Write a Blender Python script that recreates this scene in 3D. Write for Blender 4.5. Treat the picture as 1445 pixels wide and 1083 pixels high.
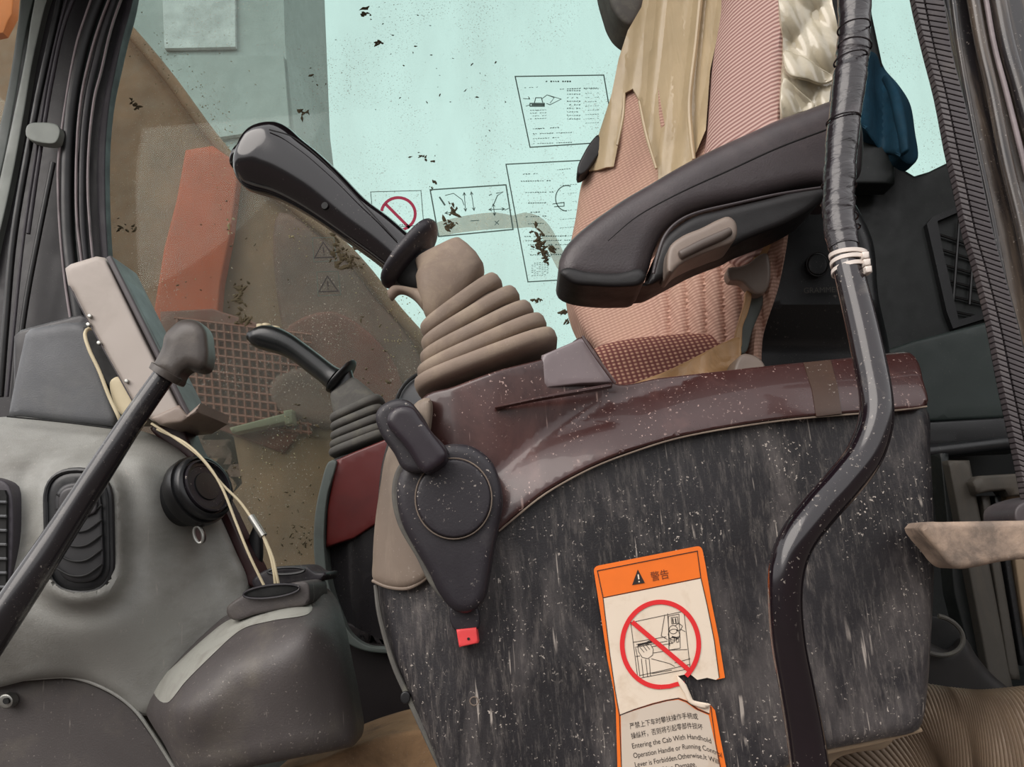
import bpy, bmesh, math, random
import numpy as np
from mathutils import Vector, Matrix
from mathutils.geometry import delaunay_2d_cdt
random.seed(7); np.random.seed(7)
SC = bpy.context.scene
for o in list(bpy.data.objects): bpy.data.objects.remove(o)
COL = SC.collection

# ------------------------------------------------------------------ camera
W, H, F = 1445.0, 1083.0, 1100.0
PITCH, ROLL, CAMZ = math.radians(12), math.radians(5), 0.25
X0 = Vector((1,0,0)); FW = Vector((0, math.cos(PITCH), math.sin(PITCH))); U0 = X0.cross(FW)
RT = math.cos(ROLL)*X0 - math.sin(ROLL)*U0
UP = math.sin(ROLL)*X0 + math.cos(ROLL)*U0
CAM = Vector((0,0,CAMZ))
cd = bpy.data.cameras.new('camera'); cam = bpy.data.objects.new('camera', cd); COL.objects.link(cam)
cd.sensor_width = 36; cd.lens = 36*F/W; cd.clip_start = .02; cd.clip_end = 200
M3 = Matrix((RT, UP, -FW)).transposed()
cam.matrix_world = Matrix.Translation(CAM) @ M3.to_4x4()
SC.camera = cam

# ------------------------------------------------------------------ light
wd = bpy.data.worlds.new('overcast sky'); SC.world = wd; wd.use_nodes = True
nt = wd.node_tree; nt.nodes.clear()
tc = nt.nodes.new('ShaderNodeTexCoord'); sp = nt.nodes.new('ShaderNodeSeparateXYZ')
rp = nt.nodes.new('ShaderNodeValToRGB'); bg = nt.nodes.new('ShaderNodeBackground'); ow = nt.nodes.new('ShaderNodeOutputWorld')
mr = nt.nodes.new('ShaderNodeMapRange'); mr.inputs[1].default_value = -1
nt.links.new(tc.outputs['Generated'], sp.inputs[0]); nt.links.new(sp.outputs[2], mr.inputs[0]); nt.links.new(mr.outputs[0], rp.inputs[0])
e = rp.color_ramp.elements
e[0].position = .49; e[0].color = (.13,.11,.10,1); e[1].position = .60; e[1].color = (.95,.935,.94,1)
x = rp.color_ramp.elements.new(.51); x.color = (.10,.095,.09,1); x = rp.color_ramp.elements.new(.572); x.color = (.14,.14,.13,1)  # unseen dark horizon band, added to deepen reflections on console and rail
x = rp.color_ramp.elements.new(1.0); x.color = (1.0,.99,1.0,1)
nt.links.new(rp.outputs[0], bg.inputs[0]); nt.links.new(bg.outputs[0], ow.inputs[0]); bg.inputs[1].default_value = 1.35
sl = bpy.data.lights.new('veiled_sun','SUN'); sl.energy = 2.0; sl.angle = math.radians(50); sl.color = (1,.93,.87)
so = bpy.data.objects.new('veiled_sun', sl); COL.objects.link(so); so.rotation_euler = (math.radians(50), 0, math.radians(-42))
SC.view_settings.view_transform = 'Standard'; SC.view_settings.look = 'None'
SC.view_settings.exposure = 0.12; SC.view_settings.gamma = 1; SC.view_settings.use_curve_mapping = False

# ------------------------------------------------------------------ helpers
def P(px, py, Y):
    d = RT*((px-W/2)/F) + UP*((H/2-py)/F) + FW
    return CAM + d*(Y/d.y)
def lin(c): return tuple((v/255/12.92 if v/255 <= .04045 else ((v/255+.055)/1.055)**2.4) for v in c)
def smooth_closed(pts, step=6, sharp=False):
    p = [np.array(q[:2], float) for q in pts]; n = len(p); out = []
    for i in range(n):
        a, b, c, d = p[i-1], p[i], p[(i+1)%n], p[(i+2)%n]
        L = np.linalg.norm(c-b); k = max(1, int(round(L/step)))
        for j in range(k):
            t = j/k
            if sharp: q = b+(c-b)*t
            else:
                t0=0; t1=max(1e-3,np.linalg.norm(b-a))**.5; t2=t1+max(1e-3,L)**.5; t3=t2+max(1e-3,np.linalg.norm(d-c))**.5
                tt=t1+(t2-t1)*t
                A1=(t1-tt)/(t1-t0)*a+(tt-t0)/(t1-t0)*b; A2=(t2-tt)/(t2-t1)*b+(tt-t1)/(t2-t1)*c; A3=(t3-tt)/(t3-t2)*c+(tt-t2)/(t3-t2)*d
                B1=(t2-tt)/(t2-t0)*A1+(tt-t0)/(t2-t0)*A2; B2=(t3-tt)/(t3-t1)*A2+(tt-t1)/(t3-t1)*A3
                q=(t2-tt)/(t2-t1)*B1+(tt-t1)/(t2-t1)*B2
            out.append(q)
    return np.array(out)
def smooth_open(pts, k=8):
    p = np.array(pts, float); n = len(p); out = []
    if n < 3:
        return [tuple(p[0]+(p[-1]-p[0])*t/k) for t in range(k+1)]
    for i in range(n-1):
        a = p[i-1] if i else 2*p[0]-p[1]; b = p[i]; c = p[i+1]; d = p[i+2] if i+2 < n else 2*p[-1]-p[-2]
        for j in range(k):
            t = j/k
            out.append(.5*((2*b)+(-a+c)*t+(2*a-5*b+4*c-d)*t*t+(-a+3*b-3*c+d)*t**3))
    out.append(p[-1]); return [tuple(q) for q in out]
def roundpoly(pts, r, k=4):
    out = []; n = len(pts)
    for i in range(n):
        a, b, c = np.array(pts[i-1][:2],float), np.array(pts[i][:2],float), np.array(pts[(i+1)%n][:2],float)
        rr = pts[i][2] if len(pts[i]) > 2 else r
        u = a-b; v = c-b; lu = np.linalg.norm(u); lv = np.linalg.norm(v); q = min(rr, lu*.49, lv*.49)
        s = b+u/lu*q; e_ = b+v/lv*q
        if q < .3: out.append(tuple(b)); continue
        for j in range(k+1):
            t = j/k; out.append(tuple((1-t)**2*s+2*t*(1-t)*b+t*t*e_))
    return out
def inside(poly, pts):
    x, y = pts[:,0], pts[:,1]; r = np.zeros(len(pts), bool); n = len(poly)
    for i in range(n):
        x1,y1 = poly[i-1]; x2,y2 = poly[i]
        c = ((y1>y)!=(y2>y)); 
        if y2 != y1: r ^= c & (x < (x2-x1)*(y-y1)/(y2-y1)+x1)
    return r
def edist(poly, pts):
    d = np.full(len(pts), 1e9)
    for i in range(len(poly)):
        a = poly[i-1]; b = poly[i]; ab = b-a; L = max(1e-9, ab@ab)
        t = np.clip(((pts-a)@ab)/L, 0, 1); q = a+t[:,None]*ab
        d = np.minimum(d, np.hypot(*(pts-q).T))
    return d
def rbf(ctrl):
    c = np.array(ctrl, float); X = c[:,:2]/500; n = len(X)
    def ker(A,B):
        r = np.sqrt(((A[:,None]-B[None])**2).sum(2)); return r**2*np.log(r+1e-6) if n > 0 else r
    A = np.zeros((n+3,n+3)); A[:n,:n] = ker(X,X)+np.eye(n)*1e-3; A[:n,n] = 1; A[:n,n+1:] = X; A[n:,:n] = A[:n,n:].T
    w = np.linalg.solve(A, np.concatenate([c[:,2],[0,0,0]]))
    def f(pts):
        q = np.asarray(pts)/500; return ker(q,X)@w[:n]+w[n]+q@w[n+1:]
    return f
def relief(outline, Y, back=.02, r=0, step=10, sharp=False, rnd=None, extra=None):
    """solid with a given silhouette: front surface at depth Y (number or function of position), rounded rim, side walls, back"""
    if rnd: outline = roundpoly(outline, rnd); sharp = True
    poly = smooth_closed(outline, step, sharp)
    keep = [0]
    for i in range(1, len(poly)):
        if np.linalg.norm(poly[i]-poly[keep[-1]]) > .4: keep.append(i)
    poly = poly[keep]
    if np.linalg.norm(poly[0]-poly[-1]) < .4: poly = poly[:-1]
    x0,y0 = poly.min(0); x1,y1 = poly.max(0)
    pts = []
    if r:
        prev = np.roll(poly,1,0); nx = np.roll(poly,-1,0); t = nx-prev; nn = np.stack([-t[:,1], t[:,0]],1); nn /= np.linalg.norm(nn,axis=1)[:,None]+1e-9
        ar = .5*np.sum(poly[:,0]*nx[:,1]-nx[:,0]*poly[:,1]); 
        if ar < 0: nn = -nn
        for f in (.08,.3,.62,1.0):
            q = poly+nn*r*f; ok = inside(poly,q); ok &= edist(poly,q) > r*f*.93
            pts.append(q[ok])
    gx, gy = np.meshgrid(np.arange(x0,x1,step), np.arange(y0,y1,step*.87)); gx = gx.astype(float); gx[1::2] += step/2
    g = np.stack([gx.ravel(),gy.ravel()],1); g = g[inside(poly,g)]
    if len(g): g = g[edist(poly,g) > max(step*.45, r*1.0+step*.4 if r else 0)]
    pts.append(g)
    if extra is not None: pts.append(extra)
    allp = np.concatenate([poly]+pts)
    n = len(poly)
    vs, es, fs, _, _, _ = delaunay_2d_cdt([Vector(p) for p in allp], [(i,(i+1)%n) for i in range(n)], [], 1, 1e-4)
    V = np.array([(v[0],v[1]) for v in vs]); D = edist(poly, V)
    Yb = Y(V) if callable(Y) else np.full(len(V), float(Y))
    Yv = Yb.copy()
    if r:
        d = np.clip(D, 0, r); Yv += (r-np.sqrt(np.maximum(0,r*r-(r-d)**2)))*Yb/F
    verts = [P(V[i,0],V[i,1],Yv[i]) for i in range(len(V))]
    faces = []
    for f in fs:
        a = V[list(f)]; s = sum(a[i-1,0]*a[i,1]-a[i,0]*a[i-1,1] for i in range(len(a)))
        faces.append(tuple(f) if s < 0 else tuple(reversed(f)))
    ec = {}
    for f in faces:
        for i in range(len(f)):
            a,b = f[i-1],f[i]; ec[(a,b)] = 1
    bd = [(a,b) for (a,b) in ec if (b,a) not in ec]
    bm_ = {}
    for a,b in bd:
        for q in (a,b):
            if q not in bm_:
                bm_[q] = len(verts); w = verts[q].copy(); 
                verts.append(Vector((w.x, w.y+back, w.z)))
    for a,b in bd: faces.append((b,a,bm_[a],bm_[b]))
    nxt = {b:a for a,b in bd}
    seen = set()
    for s in list(nxt):
        if s in seen: continue
        loop = []; q = s
        while q not in seen and q in nxt: seen.add(q); loop.append(bm_[q]); q = nxt[q]
        if len(loop) > 2: faces.append(tuple(loop))
    return verts, faces
def ring_cap(verts, faces, rings, n, cap0=True, cap1=True):
    if cap0: faces.append(tuple(reversed(range(0,n))))
    if cap1: faces.append(tuple(range((rings-1)*n, rings*n)))
def loft(pairs, Yc, hd, n=24, p=2.3, k=1, dome=(0,0)):
    """body whose left and right edges run through given points; hd = half depth (number or list)"""
    m = len(pairs); hds = hd if hasattr(hd,'__len__') else [hd]*m; Ys = Yc if hasattr(Yc,'__len__') else [Yc]*m
    rows = [tuple(pairs[i][:4])+(hds[i],Ys[i]) for i in range(m)]
    if k > 1: rows = smooth_open(rows, k)
    Ls = [P(r[0],r[1],r[5]) for r in rows]; Rs = [P(r[2],r[3],r[5]) for r in rows]
    Cs = [(a+b)/2 for a,b in zip(Ls,Rs)]; rings = []
    for i,r in enumerate(rows):
        a = (Rs[i]-Ls[i])/2; t = Cs[min(i+1,len(rows)-1)]-Cs[max(i-1,0)]
        b = a.cross(t); 
        if b.length < 1e-9: b = Vector((0,1,0))
        b.normalize(); 
        if b.y < 0: b = -b
        rings.append([Cs[i], a, b*r[4], t.normalized() if t.length > 0 else Vector((0,0,1))])
    full = []
    def dm(R, s, depth):
        out = []
        for q in (.95,.8,.55,.28):
            out.append([R[0]+R[3]*s*depth*math.cos(math.asin(q)) , R[1]*q, R[2]*q, R[3]])
        return out
    if dome[0]: full += [x for x in reversed(dm(rings[0], -1, dome[0]))]
    full += rings
    if dome[1]: full += dm(rings[-1], 1, dome[1])
    verts = []; faces = []
    for c,a,b,t in full:
        for j in range(n):
            an = 2*math.pi*j/n; ca, sa = math.cos(an), math.sin(an)
            verts.append(c + a*(abs(ca)**(2/p)*(1 if ca>=0 else -1)) + b*(abs(sa)**(2/p)*(1 if sa>=0 else -1)))
    for i in range(len(full)-1):
        for j in range(n):
            faces.append((i*n+j, i*n+(j+1)%n, (i+1)*n+(j+1)%n, (i+1)*n+j))
    ring_cap(verts, faces, len(full), n)
    return verts, faces
def tube3(path, rad, n=16, dome=False):
    """round tube through 3-D points"""
    m = len(path); rads = rad if hasattr(rad,'__len__') else [rad]*m
    t0 = (path[1]-path[0]).normalized(); u = t0.orthogonal().normalized(); verts = []; faces = []
    pr = [(path[i], rads[i]) for i in range(m)]
    if dome:
        a = path[0]; r = rads[0]; b = path[-1]; r2 = rads[-1]; t1 = (path[-1]-path[-2]).normalized()
        pr = [(a-t0*r*math.cos(math.asin(q)), r*q) for q in (.3,.6,.85)] + pr + [(b+t1*r2*math.cos(math.asin(q)), r2*q) for q in (.85,.6,.3)]
    for i,(c,r) in enumerate(pr):
        t = (pr[min(i+1,len(pr)-1)][0]-pr[max(i-1,0)][0]).normalized()
        u = (u - t*u.dot(t)).normalized(); v = t.cross(u)
        for j in range(n):
            an = 2*math.pi*j/n; verts.append(c+u*(r*math.cos(an))+v*(r*math.sin(an)))
    for i in range(len(pr)-1):
        for j in range(n): faces.append((i*n+j, i*n+(j+1)%n, (i+1)*n+(j+1)%n, (i+1)*n+j))
    ring_cap(verts, faces, len(pr), n)
    return verts, faces
def tube(pts, n=16, k=8, dome=False):
    """pts: (px, py, Y, radius in picture units)"""
    q = smooth_open(pts, k) if k > 1 else pts
    return tube3([P(a[0],a[1],a[2]) for a in q], [a[3]*a[2]/F for a in q], n, dome)
def join(*gs):
    V = []; Fs = []
    for v,f in gs:
        o = len(V); V += list(v); Fs += [tuple(i+o for i in q) for q in f]
    return V, Fs
def box(x0,x1,y0,y1,z0,z1):
    v = [Vector((x,y,z)) for x in (x0,x1) for y in (y0,y1) for z in (z0,z1)]
    return v, [(0,1,3,2),(4,6,7,5),(0,4,5,1),(2,3,7,6),(0,2,6,4),(1,5,7,3)]
def strip(pts, w, Y, th=.0002, closed=False):
    """thin printed line along picture points, lying on depth Y"""
    p = [np.array(q,float) for q in pts]
    if len(p) > 2 and np.linalg.norm(p[0]-p[-1]) < 1e-6: p = p[:-1]; closed = True
    n = len(p); V = []; Fs = []
    for i in range(n):
        a = p[i-1] if (i or closed) else None; c = p[(i+1)%n] if (i < n-1 or closed) else None
        d1 = (p[i]-a) if a is not None else (c-p[i]); d2 = (c-p[i]) if c is not None else d1
        d1 = d1/(np.linalg.norm(d1)+1e-9); d2 = d2/(np.linalg.norm(d2)+1e-9); t = d1+d2
        if np.linalg.norm(t) < .2: t = d1
        t = t/np.linalg.norm(t); nn = np.array([-t[1],t[0]]); k = 1/max(.45, abs(nn@np.array([-d1[1],d1[0]])))
        V += [P(*(p[i]+nn*w/2*k),Y), P(*(p[i]-nn*w/2*k),Y)]
    for i in range(n if closed else n-1):
        a = 2*i; b = 2*((i+1)%n); Fs.append((a,b,b+1,a+1))
    return V, Fs
def lathe(c, ax, prof, n=36):
    """profile of (along axis, radius) turned round an axis"""
    ax = ax.normalized(); u = ax.orthogonal().normalized(); v = ax.cross(u); V = []; Fs = []
    for (h,r) in prof:
        for j in range(n):
            a = 2*math.pi*j/n; V.append(c+ax*h+u*(max(r,1e-4)*math.cos(a))+v*(max(r,1e-4)*math.sin(a)))
    for i in range(len(prof)-1):
        for j in range(n): Fs.append((i*n+j, i*n+(j+1)%n, (i+1)*n+(j+1)%n, (i+1)*n+j))
    ring_cap(V, Fs, len(prof), n); return V, Fs
def arcpts(cx,cy,rx,ry,a0,a1,n=24,rot=0):
    o = []; c_, s_ = math.cos(math.radians(rot)), math.sin(math.radians(rot))
    for i in range(n+1):
        a = math.radians(a0+(a1-a0)*i/n); x_, y_ = rx*math.cos(a), ry*math.sin(a)
        o.append((cx+x_*c_-y_*s_, cy+x_*s_+y_*c_))
    return o
def ellipse(cx,cy,rx,ry,rot=0,n=28): return arcpts(cx,cy,rx,ry,0,360-360/n,n-1,rot)
def flat(outline, Y, step=14, sharp=True):
    poly = smooth_closed(outline, step, sharp); n = len(poly)
    vs, es, fs, _, _, _ = delaunay_2d_cdt([Vector(p) for p in poly], [(i,(i+1)%n) for i in range(n)], [], 1, 1e-4)
    V = [P(v[0],v[1], Y) for v in vs]; out = []
    for f in fs:
        a = [vs[i] for i in f]; s = sum(a[i-1][0]*a[i][1]-a[i][0]*a[i-1][1] for i in range(len(a)))
        out.append(tuple(f) if s < 0 else tuple(reversed(f)))
    return V, out
def text(s, px, py, size, ang, Y, bend=None, squash=1.0):
    cu = bpy.data.curves.new('t','FONT'); cu.body = s; cu.size = 1; o = bpy.data.objects.new('t', cu); COL.objects.link(o)
    dg = bpy.context.evaluated_depsgraph_get(); me = bpy.data.meshes.new_from_object(o.evaluated_get(dg)); 
    ca, sa = math.cos(math.radians(ang)), math.sin(math.radians(ang)); V = []
    for v in me.vertices:
        x_, y_ = v.co.x*size*squash, v.co.y*size
        if bend: y_ -= bend(x_)
        V.append(P(px+x_*ca-y_*sa, py-(x_*sa+y_*ca), Y))
    Fs = [tuple(p.vertices) for p in me.polygons]
    bpy.data.objects.remove(o); bpy.data.curves.remove(cu); bpy.data.meshes.remove(me)
    return V, Fs
def thing(name, label, cat, loc, group=None):
    o = bpy.data.objects.new(name, None); COL.objects.link(o); o.location = loc; o.empty_display_size = .03
    o['label'] = label; o['category'] = cat
    if group: o['group'] = group
    return o
def put(name, geom, mat, parent=None, smooth=True, label=None, kind=None, bevel=0, ang=40):
    V, Fs = geom
    root = parent
    while root is not None and root.parent is not None: root = root.parent
    if root is not None: org = Vector(root.location)
    else:
        zs = [v[2] for v in V]; org = Vector((sum(v[0] for v in V)/len(V), sum(v[1] for v in V)/len(V), min(zs)))
    me = bpy.data.meshes.new(name); me.from_pydata([tuple(Vector(v)-org) for v in V], [], Fs); 
    bm = bmesh.new(); bm.from_mesh(me)
    if len(bm.faces) < 60000: bmesh.ops.recalc_face_normals(bm, faces=bm.faces)
    if smooth:
        ca = math.radians(ang)
        for f in bm.faces: f.smooth = True
        for e_ in bm.edges:
            if len(e_.link_faces) == 2 and e_.calc_face_angle(0) > ca: e_.smooth = False
    bm.to_mesh(me); bm.free()
    me.materials.append(mat)
    o = bpy.data.objects.new(name, me); COL.objects.link(o)
    if parent is not None:
        o.parent = parent
    else: o.location = org
    if label: o['label'] = label
    if kind: o['kind'] = kind
    if bevel:
        b = o.modifiers.new('bevel','BEVEL'); b.width = bevel; b.segments = 3; b.limit_method = 'ANGLE'; b.harden_normals = False
    return o
def single(name, geom, mat, label, cat, group=None, **k):
    o = put(name, geom, mat, None, **k); o['label'] = label; o['category'] = cat
    if group: o['group'] = group
    return o
def struct(name, geom, mat, parent=None, **k):
    o = put(name, geom, mat, parent, **k)
    if parent is None: o['kind'] = 'structure'
    return o

# ------------------------------------------------------------------ materials
def worn(name, rgb, rough=.5, rgb2=None, dust=.0, dscale=9, dstretch=(1,1,1), contrast=.18, streaks=0, specks=0, speck_rgb=(190,180,170),
         grain=0, gscale=500, metal=0, spec=.5, wrinkle=0, wscale=30, wstretch=(1,1,1), scratches=0, coat=0, alpha=1.0, rough2=None):
    m = bpy.data.materials.new(name); m.use_nodes = True; N = m.node_tree.nodes; L = m.node_tree.links; b = N['Principled BSDF']
    tc = N.new('ShaderNodeTexCoord')
    def noise(scale, detail=4, st=(1,1,1), rot=(0,0,0), r=.6, dist=0):
        mp = N.new('ShaderNodeMapping'); mp.inputs['Scale'].default_value = st; mp.inputs['Rotation'].default_value = rot
        L.new(tc.outputs['Object'], mp.inputs[0]); n = N.new('ShaderNodeTexNoise'); n.inputs['Scale'].default_value = scale
        n.inputs['Detail'].default_value = detail; n.inputs['Roughness'].default_value = r; n.inputs['Distortion'].default_value = dist; L.new(mp.outputs[0], n.inputs[0]); return n.outputs[0]
    def ramp(src, a, c):
        q = N.new('ShaderNodeMapRange'); q.inputs[1].default_value = a; q.inputs[2].default_value = c; q.clamp = True; L.new(src, q.inputs[0]); return q.outputs[0]
    def mul(src, f):
        q = N.new('ShaderNodeMath'); q.operation = 'MULTIPLY'; L.new(src, q.inputs[0])
        if isinstance(f,(int,float)): q.inputs[1].default_value = f
        else: L.new(f, q.inputs[1])
        return q.outputs[0]
    def mix(c1, c2, f):
        q = N.new('ShaderNodeMix'); q.data_type = 'RGBA'; L.new(f, q.inputs[0])
        if isinstance(c1, tuple): q.inputs[6].default_value = c1+(1,)
        else: L.new(c1, q.inputs[6])
        q.inputs[7].default_value = c2+(1,); return q.outputs[2]
    base = lin(rgb)
    c = mix(tuple(v*(1-contrast) for v in base), tuple(min(1,v*(1+contrast)) for v in base), ramp(noise(6,5), .3,.7))
    rgh = None
    if rgb2 is not None and dust:
        dm = mul(ramp(noise(dscale,7,dstretch,r=.65,dist=.4), .62-dust*.3, .80-dust*.1), min(1,.35+dust))
        c = mix(c, lin(rgb2), dm); rgh = dm
    if streaks:
        c = mix(c, lin(speck_rgb), mul(ramp(noise(210,6,(1,1,.16),r=.8), .50,.80), streaks))
    if scratches:
        for k,rot in enumerate(((0,.6,0),(0,-.5,.4),(0,1.3,0))):
            msk = mul(ramp(noise(170,2,(1,1,.05),rot), .67,.72), ramp(noise(17+k*9,2), .55,.64))
            c = mix(c, lin(speck_rgb), mul(msk, scratches))
    if specks:
        c = mix(c, lin(speck_rgb), mul(mul(ramp(noise(300,2), .66,.70), ramp(noise(14,3), .42,.6)), specks))
        c = mix(c, lin(speck_rgb), mul(ramp(noise(110,3,r=.7), .715,.74), specks*.8))
    L.new(c, b.inputs['Base Color'])
    b.inputs['Metallic'].default_value = metal; b.inputs['Specular IOR Level'].default_value = spec; b.inputs['Coat Weight'].default_value = coat
    b.inputs['Alpha'].default_value = alpha
    q = N.new('ShaderNodeMapRange'); q.inputs[3].default_value = rough*.8; q.inputs[4].default_value = min(1, (rough2 or rough*1.25)); q.inputs[1].default_value=.3; q.inputs[2].default_value=.7
    L.new(noise(18,6,r=.7), q.inputs[0]); L.new(q.outputs[0], b.inputs['Roughness'])
    last = None
    if grain:
        bp = N.new('ShaderNodeBump'); bp.inputs['Strength'].default_value = grain; bp.inputs['Distance'].default_value = .0008; L.new(noise(gscale,2), bp.inputs['Height']); last = bp
    if wrinkle:
        bp = N.new('ShaderNodeBump'); bp.inputs['Strength'].default_value = min(1,wrinkle); bp.inputs['Distance'].default_value = .012*wrinkle
        L.new(noise(wscale,3,wstretch,dist=1.2,r=.5), bp.inputs['Height'])
        if last: L.new(last.outputs[0], bp.inputs['Normal'])
        last = bp
    if last: L.new(last.outputs[0], b.inputs['Normal'])
    return m
def fabric(name, c1, c2, period=.005, bump=.4, stain=None, xr=.8, xk=1.0):
    m = bpy.data.materials.new(name); m.use_nodes = True; N = m.node_tree.nodes; L = m.node_tree.links; b = N['Principled BSDF']
    tc = N.new('ShaderNodeTexCoord'); mp = N.new('ShaderNodeMapping'); L.new(tc.outputs['Object'], mp.inputs[0]); mp.inputs['Rotation'].default_value = (0,.12,0)
    w1 = N.new('ShaderNodeTexWave'); w1.bands_direction = 'Z'; w2 = N.new('ShaderNodeTexWave'); w2.bands_direction = 'X'
    for w, s in ((w1,.628/period),(w2,.628/period*xr)):
        w.inputs['Scale'].default_value = s/2; w.inputs['Distortion'].default_value = .5; w.inputs['Detail'].default_value = 1; L.new(mp.outputs[0], w.inputs[0])
    mu = N.new('ShaderNodeMath'); mu.operation = 'MULTIPLY'; L.new(w1.outputs[1], mu.inputs[0])
    mk = N.new('ShaderNodeMapRange'); mk.inputs[3].default_value = 1-xk; L.new(w2.outputs[1], mk.inputs[0]); L.new(mk.outputs[0], mu.inputs[1])
    mx = N.new('ShaderNodeMix'); mx.data_type = 'RGBA'; L.new(mu.outputs[0], mx.inputs[0]); mx.inputs[6].default_value = lin(c2)+(1,); mx.inputs[7].default_value = lin(c1)+(1,)
    out = mx.outputs[2]
    if stain:
        n = N.new('ShaderNodeTexNoise'); n.inputs['Scale'].default_value = 7; n.inputs['Detail'].default_value = 5; L.new(tc.outputs['Object'], n.inputs[0])
        r = N.new('ShaderNodeMapRange'); r.inputs[1].default_value = .45; r.inputs[2].default_value = .7; r.inputs[4].default_value = .6; L.new(n.outputs[0], r.inputs[0])
        m2 = N.new('ShaderNodeMix'); m2.data_type = 'RGBA'; L.new(r.outputs[0], m2.inputs[0]); L.new(out, m2.inputs[6]); m2.inputs[7].default_value = lin(stain)+(1,); out = m2.outputs[2]
    L.new(out, b.inputs['Base Color']); b.inputs['Roughness'].default_value = .9; b.inputs['Specular IOR Level'].default_value = .15
    bp = N.new('ShaderNodeBump'); bp.inputs['Strength'].default_value = bump; bp.inputs['Distance'].default_value = .001; L.new(mu.outputs[0], bp.inputs['Height']); L.new(bp.outputs[0], b.inputs['Normal'])
    return m
def paint(name, rgb, rough=.6):
    m = bpy.data.materials.new(name); m.use_nodes = True; b = m.node_tree.nodes['Principled BSDF']; N = m.node_tree.nodes; L = m.node_tree.links
    n = N.new('ShaderNodeTexNoise'); n.inputs['Scale'].default_value = 40; n.inputs['Detail'].default_value = 5; tc = N.new('ShaderNodeTexCoord'); L.new(tc.outputs['Object'], n.inputs[0])
    mx = N.new('ShaderNodeMix'); mx.data_type = 'RGBA'; c = lin(rgb); mx.inputs[6].default_value = tuple(v*.88 for v in c)+(1,); mx.inputs[7].default_value = tuple(min(1,v*1.08) for v in c)+(1,)
    L.new(n.outputs[0], mx.inputs[0]); L.new(mx.outputs[2], b.inputs['Base Color']); b.inputs['Roughness'].default_value = rough; return m
def glass(name, tint, dirt_rgb, film=.1, specks=.5, scale=1.0):
    m = bpy.data.materials.new(name); m.use_nodes = True; N = m.node_tree.nodes; L = m.node_tree.links; N.clear()
    out = N.new('ShaderNodeOutputMaterial'); tr = N.new('ShaderNodeBsdfTransparent'); tr.inputs[0].default_value = tint+(1,)
    gl = N.new('ShaderNodeBsdfGlossy'); gl.inputs[0].default_value = (1,1,1,1); gl.inputs['Roughness'].default_value = .02
    fr = N.new('ShaderNodeFresnel'); fr.inputs[0].default_value = 1.17; mg = N.new('ShaderNodeMixShader'); L.new(fr.outputs[0], mg.inputs[0]); L.new(tr.outputs[0], mg.inputs[1]); L.new(gl.outputs[0], mg.inputs[2])
    df = N.new('ShaderNodeBsdfDiffuse'); df.inputs[0].default_value = lin(dirt_rgb)+(1,)
    tl = N.new('ShaderNodeBsdfTranslucent'); tl.inputs[0].default_value = lin(dirt_rgb)+(1,); md = N.new('ShaderNodeMixShader'); md.inputs[0].default_value = .4; L.new(df.outputs[0], md.inputs[1]); L.new(tl.outputs[0], md.inputs[2])
    tc = N.new('ShaderNodeTexCoord')
    def nz(s, d, r=.6, st=(1,1,1)):
        mp = N.new('ShaderNodeMapping'); mp.inputs['Scale'].default_value = st; L.new(tc.outputs['Object'], mp.inputs[0])
        n = N.new('ShaderNodeTexNoise'); n.inputs['Scale'].default_value = s; n.inputs['Detail'].default_value = d; n.inputs['Roughness'].default_value = r; L.new(mp.outputs[0], n.inputs[0]); return n.outputs[0]
    def rg(src, a, b_, lo, hi):
        q = N.new('ShaderNodeMapRange'); q.inputs[1].default_value=a; q.inputs[2].default_value=b_; q.inputs[3].default_value=lo; q.inputs[4].default_value=hi; L.new(src,q.inputs[0]); return q.outputs[0]
    def op(o_, a, b_):
        q = N.new('ShaderNodeMath'); q.operation = o_; q.use_clamp = True
        for i,v in enumerate((a,b_)):
            if isinstance(v,(int,float)): q.inputs[i].default_value = v
            else: L.new(v,q.inputs[i])
        return q.outputs[0]
    film_ = rg(nz(4,6,.6,(1,1,.35)), .35,.75, film*.3, film*1.7)
    sp_ = op('MULTIPLY', rg(nz(230,2), .64,.70,0,specks), rg(nz(5,4), .42,.62,.05,1))
    fac = op('ADD', film_, sp_)
    mx = N.new('ShaderNodeMixShader'); L.new(fac, mx.inputs[0]); L.new(mg.outputs[0], mx.inputs[1]); L.new(md.outputs[0], mx.inputs[2]); L.new(mx.outputs[0], out.inputs[0])
    return m

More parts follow.
